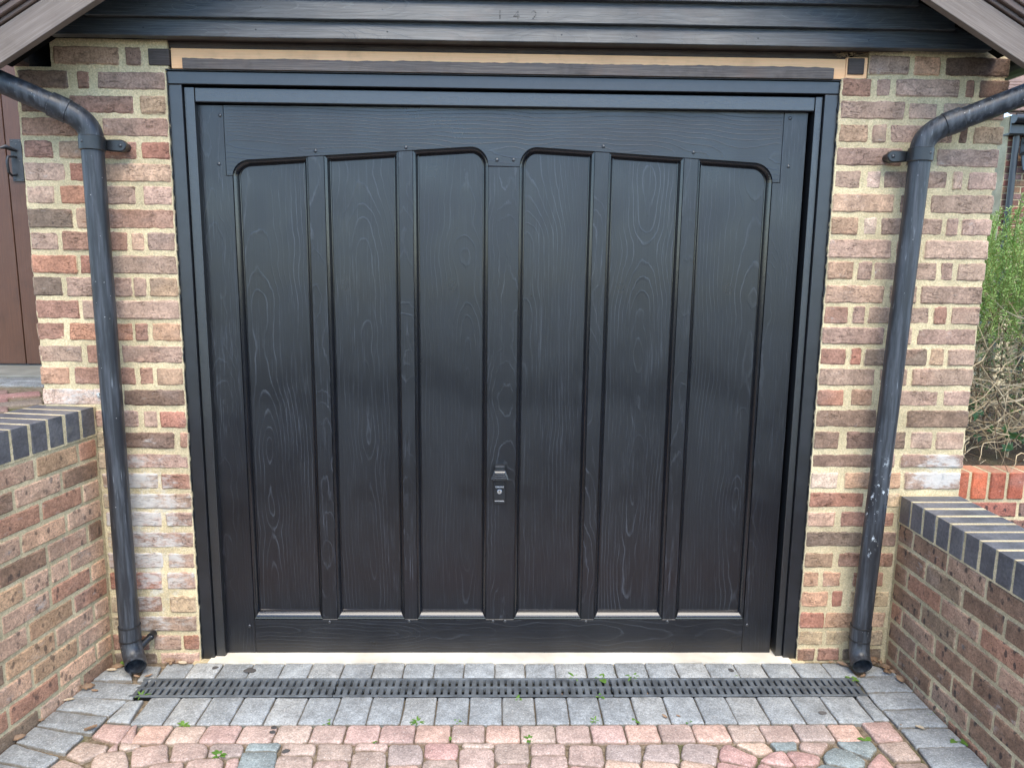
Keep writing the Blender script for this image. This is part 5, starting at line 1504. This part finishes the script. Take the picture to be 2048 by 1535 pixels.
# ------------------------------------------------------------------ fallen leaves and weeds
def leaf_mesh(l, w, curl, twist, mat, lobes=0.0):
    v, f = [], []
    n = 9
    for i in range(n + 1):
        t = i / n
        ww = w * math.sin(math.pi * min(1, t * .96 + .03)) ** .8 * (1 + lobes * math.sin(t * 19))
        for k in (-1, -.5, 0, .5, 1):
            x, y = (t - .5) * l, k * ww
            v.append((x, y, .002 + curl * (abs(k) ** 1.6) * w * 1.3 + twist * math.sin(t * 3.1) * l * .22 + random.uniform(-.0006, .0006)))
    for i in range(n):
        for k in range(4):
            a = i * 5 + k
            f.append((a, a + 5, a + 6, a + 1))
    return mesh_of("fallen_leaf", v, f, mat, True)
LEAF = [leaf_mesh(.042, .009, .45, .15, M['deadleaf'], .16), leaf_mesh(.050, .012, .7, -.2, M['deadleaf'], .30), leaf_mesh(.026, .006, .4, -.2, M['deadleaf'], .25), leaf_mesh(.034, .008, .35, .12, M['paleleaf'], .10)]
def leaf(kind, x, y, rz, label, group=None, z=.001, rx=0.0, sc=1.0):
    o = link("fallen_leaf", LEAF[kind])
    o.location = (x, y, z)
    o.rotation_euler = (rx, random.uniform(-.15, .15), rz)
    o.scale = (sc, sc, sc)
    return tag(o, label, "leaf", group)
lp = "dry brown leaf in the drift between right downpipe and wall"
for k, x, y, rz, rx in ((1, 1.375, -.030, -.5, .3), (1, 1.390, -.055, -.9, -.3), (0, 1.405, -.075, -1.0, .5), (0, 1.385, -.020, .4, .2), (2, 1.412, -.110, -1.2, .4), (1, 1.368, -.045, .2, -.4), (0, 1.418, -.150, -1.4, .6), (2, 1.400, -.045, 1.0, .1), (0, 1.358, -.028, 2.6, .3), (1, 1.398, -.090, .5, .7)):
    leaf(k, x, y, rz, lp, "leaf drift by the right downpipe", .004 + random.uniform(0, .010), rx)
leaf(0, 1.258, -.045, -.6, "dry brown leaf left of the right downpipe's shoe", None, .003, .2)
leaf(2, 1.225, -.026, .3, "reddish leaf flake against the foot of the right pier", None, .002)
leaf(2, 1.300, -.118, .4, "small dry leaf in front of the right downpipe's shoe", None, .002)
ll = "dry brown leaf lying at the foot of the left pier"
for k, x, y, rz, rx in ((0, -1.215, -.018, .2, .5), (2, -1.180, -.022, .8, .4), (3, -1.160, -.034, -.1, .2), (2, -1.205, -.035, 1.9, .3)):
    leaf(k, x, y, rz, ll, "leaves at the foot of the left pier", .004, rx)
leaf(0, -1.385, -.055, .5, "rolled brown leaf behind the left downpipe's shoe", None, .004, .7)
leaf(3, -1.392, -.080, .2, "pale oval leaf beside the left retaining wall, nearest the pier", None, .003, .1)
leaf(2, -1.285, -.118, -.2, "red-brown leaf scrap under the left downpipe's mouth", None, .002)
leaf(2, -1.245, -.115, .6, "red-brown leaf scrap at the left end of the drain", None, .003)
leaf(1, -1.418, -.190, .5, "large curled tan leaf at the foot of the left retaining wall", None, .007, .6, .9)
leaf(2, -1.385, -.205, -.1, "brown leaf stalk beside the large curled tan leaf", None, .002)
leaf(3, -1.440, -.262, .3, "small pale leaf scrap between left retaining wall and grey pavers", None, .003)
leaf(2, -1.468, -.372, .3, "orange-brown leaf scrap by the left retaining wall", None, .003)
leaf(1, -1.282, -.418, .5, "curled tan leaf on the joint between grey border and red pavers", None, .006, -.3, .72)
leaf(0, -1.480, -.460, .7, "long thin brown leaf against the left retaining wall", None, .003, .5)
leaf(3, 1.335, -.418, -.9, "pale tan leaf lying on the grey right-hand border paver", None, .002, .1, .85)
leaf(2, 1.282, -.400, .4, "tiny pinkish leaf scrap on the right-hand border", None, .002, 0, .35)
lg = "leaf scrap caught in the slots of the drain"
for x, y in ((-.515, -.160), (-.48, -.163), (-.30, -.160), (-.365, -.205), (.155, -.160), (.205, -.205), (.225, -.208), (.36, -.205), (.50, -.205), (.56, -.160), (.615, -.160), (.745, -.158), (1.19, -.205), (1.235, -.160), (-1.13, -.205), (.02, -.158)):
    leaf(2, x, y, random.uniform(0, 3), lg, "leaf scraps in the drain", -.012, .8, random.uniform(.4, .75))
lt2 = leaf(2, .530, -.355, -.8, "dark twig-like leaf stalk on a grey paver right of centre", None, .002, .2, .8)
leaf(2, .575, -.352, -.6, "pinkish leaf flake beside the leaf stalk on a grey paver", None, .002, .1, .6)

def blade_leaf(p, d, l, w, up):
    d = Vector((d[0], d[1], 0)).normalized()
    s1 = Vector((-d.y, d.x, 0))
    v = []
    for i in range(5):
        t = i / 4
        c = Vector(p) + d * l * t + Vector((0, 0, up * l * (t - t * t * .75)))
        ww = w * math.sin(math.pi * (t * .85 + .10))
        v += [c - s1 * ww, c + Vector((0, 0, -.15 * ww)), c + s1 * ww]
    f = []
    for i in range(4):
        for k in range(2): f.append((i * 3 + k, i * 3 + k + 3, i * 3 + k + 4, i * 3 + k + 1))
    return v, f
def weed(x, y, label, n=6, l=.022, w=.005, up=.7, z=-.004, group="weeds in the paver joints"):
    t = thing("weed", label, "weed", (x, y, z), group=group)
    for k in range(n):
        a = 2 * math.pi * k / n + random.uniform(-.5, .5)
        q = random.uniform(.65, 1.2)
        make("leaf", blade_leaf((x, y, z), (math.cos(a), math.sin(a)), l * q, w * q, up * random.uniform(.5, 1.4)), M['weed'], t, True)
    return t
weed(-1.385, -.028, "seedling in the corner behind the left downpipe's shoe", 6, .020, .006)
weed(-1.218, -.228, "grass sprout at the left end of the drain", 5, .030, .003, .9)
weed(-1.105, -.455, "tiny moss sprout on the joint right of the pink left-hand paver", 5, .012, .004)
weed(-1.010, -.385, "weed between first red pavers and grey row, farthest left", 6, .022, .005)
weed(-.845, -.532, "leafy weed between red pavers below the left door panels", 8, .026, .006)
weed(-.560, -.374, "weed with a pale bud in front of the second door panel", 7, .018, .005)
weed(-.690, -.500, "tiny sprout beside the narrow green-grey paver", 5, .012, .004)
weed(-.270, -.372, "spreading weed in front of the third door panel", 9, .028, .0035, .5)
weed(-.145, -.372, "small sprout just left of the drive's middle, by the grey row", 6, .014, .004)
weed(.085, -.462, "low weed on the joint between two red rows, near the middle", 8, .020, .004)
weed(-.155, -.455, "small sprout below the third door panel, second joint", 5, .013, .004)
weed(-.395, -.468, "mossy tuft on the red pavers, below the muntin of the third panel", 6, .014, .004)
weed(.262, -.118, "grass tuft at the back edge of the drain, left of the broad leaf", 5, .034, .004, .4)
weed(.352, -.124, "broad-leaved seedling lying over the drain near a grating joint", 4, .034, .011, .35, -.002)
weed(.470, -.112, "grass tuft at the back edge of the drain, right of the broad leaf", 7, .032, .004, .6)
weed(.335, -.235, "small two-leaved weed at the front edge of the drain", 5, .020, .005)
weed(.055, -.245, "small sprout at the drain's front edge near the middle", 5, .018, .004)
weed(.430, -.372, "small leafy weed between grey and red rows, right of the middle", 6, .016, .005)
weed(.300, -.370, "thin grass sprout by the grey row in front of the fourth panel", 6, .020, .0025, .9)
weed(.250, -.452, "faint moss tuft between red pavers in front of the fourth panel", 5, .013, .004)
weed(.845, -.120, "little sprout behind the drain, in front of the sixth panel", 6, .014, .005)
weed(1.135, -.470, "leafy weed among the circle pavers on the right", 6, .024, .008, .6)
weed(1.255, -.128, "pale-budded weed below the right downpipe's mouth", 6, .022, .006)
weed(1.412, -.330, "green leaf sprouting at the foot of the right retaining wall, upper one", 3, .020, .008)
weed(1.425, -.470, "bright leafy weed at the foot of the right retaining wall, lower one", 4, .040, .010, .6)
weed(.600, -.375, "moss line between grey and red rows, far right of the middle", 6, .014, .004)

# old drip stains on the pavers
stain_mat = plain("oil_drip", (0.085, 0.078, 0.072), .7, 60.0, .3, .2)
def stain(x, y, r, el, label):
    n = 18
    v = [(x, y, .0022)]
    for k in range(n):
        a = 2 * math.pi * k / n
        q = r * (1 + .35 * noise.noise((math.cos(a) * 1.3 + x * 9, math.sin(a) * 1.3, y * 7)))
        v.append((x + q * el * math.cos(a), y + q * math.sin(a), .0022))
    f = [(0, 1 + k, 1 + (k + 1) % n) for k in range(n)]
    tag(make("oil_stain", (v, f), stain_mat), label, "stain", "drip stains on the pavers")
stain(-.905, -.075, .017, 1.3, "largest dark drip stain, on the grey paver by the left end of the sill")
stain(-1.035, -.058, .010, 1.1, "small dark drip stain on the second grey paver from the left")
stain(-.720, -.405, .008, 1.2, "upper of two round drips on a red paver, left side")
stain(-.717, -.428, .008, 1.2, "lower of two round drips on a red paver, left side")
stain(-.650, -.520, .009, 1.3, "dark drip on a red paver below the two round drips")
stain(.835, -.075, .012, .7, "dark smear on the grey paver behind the drain, right side")
stain(1.055, -.335, .010, 1.4, "dark smudge on the grey paver near the right end of the row")
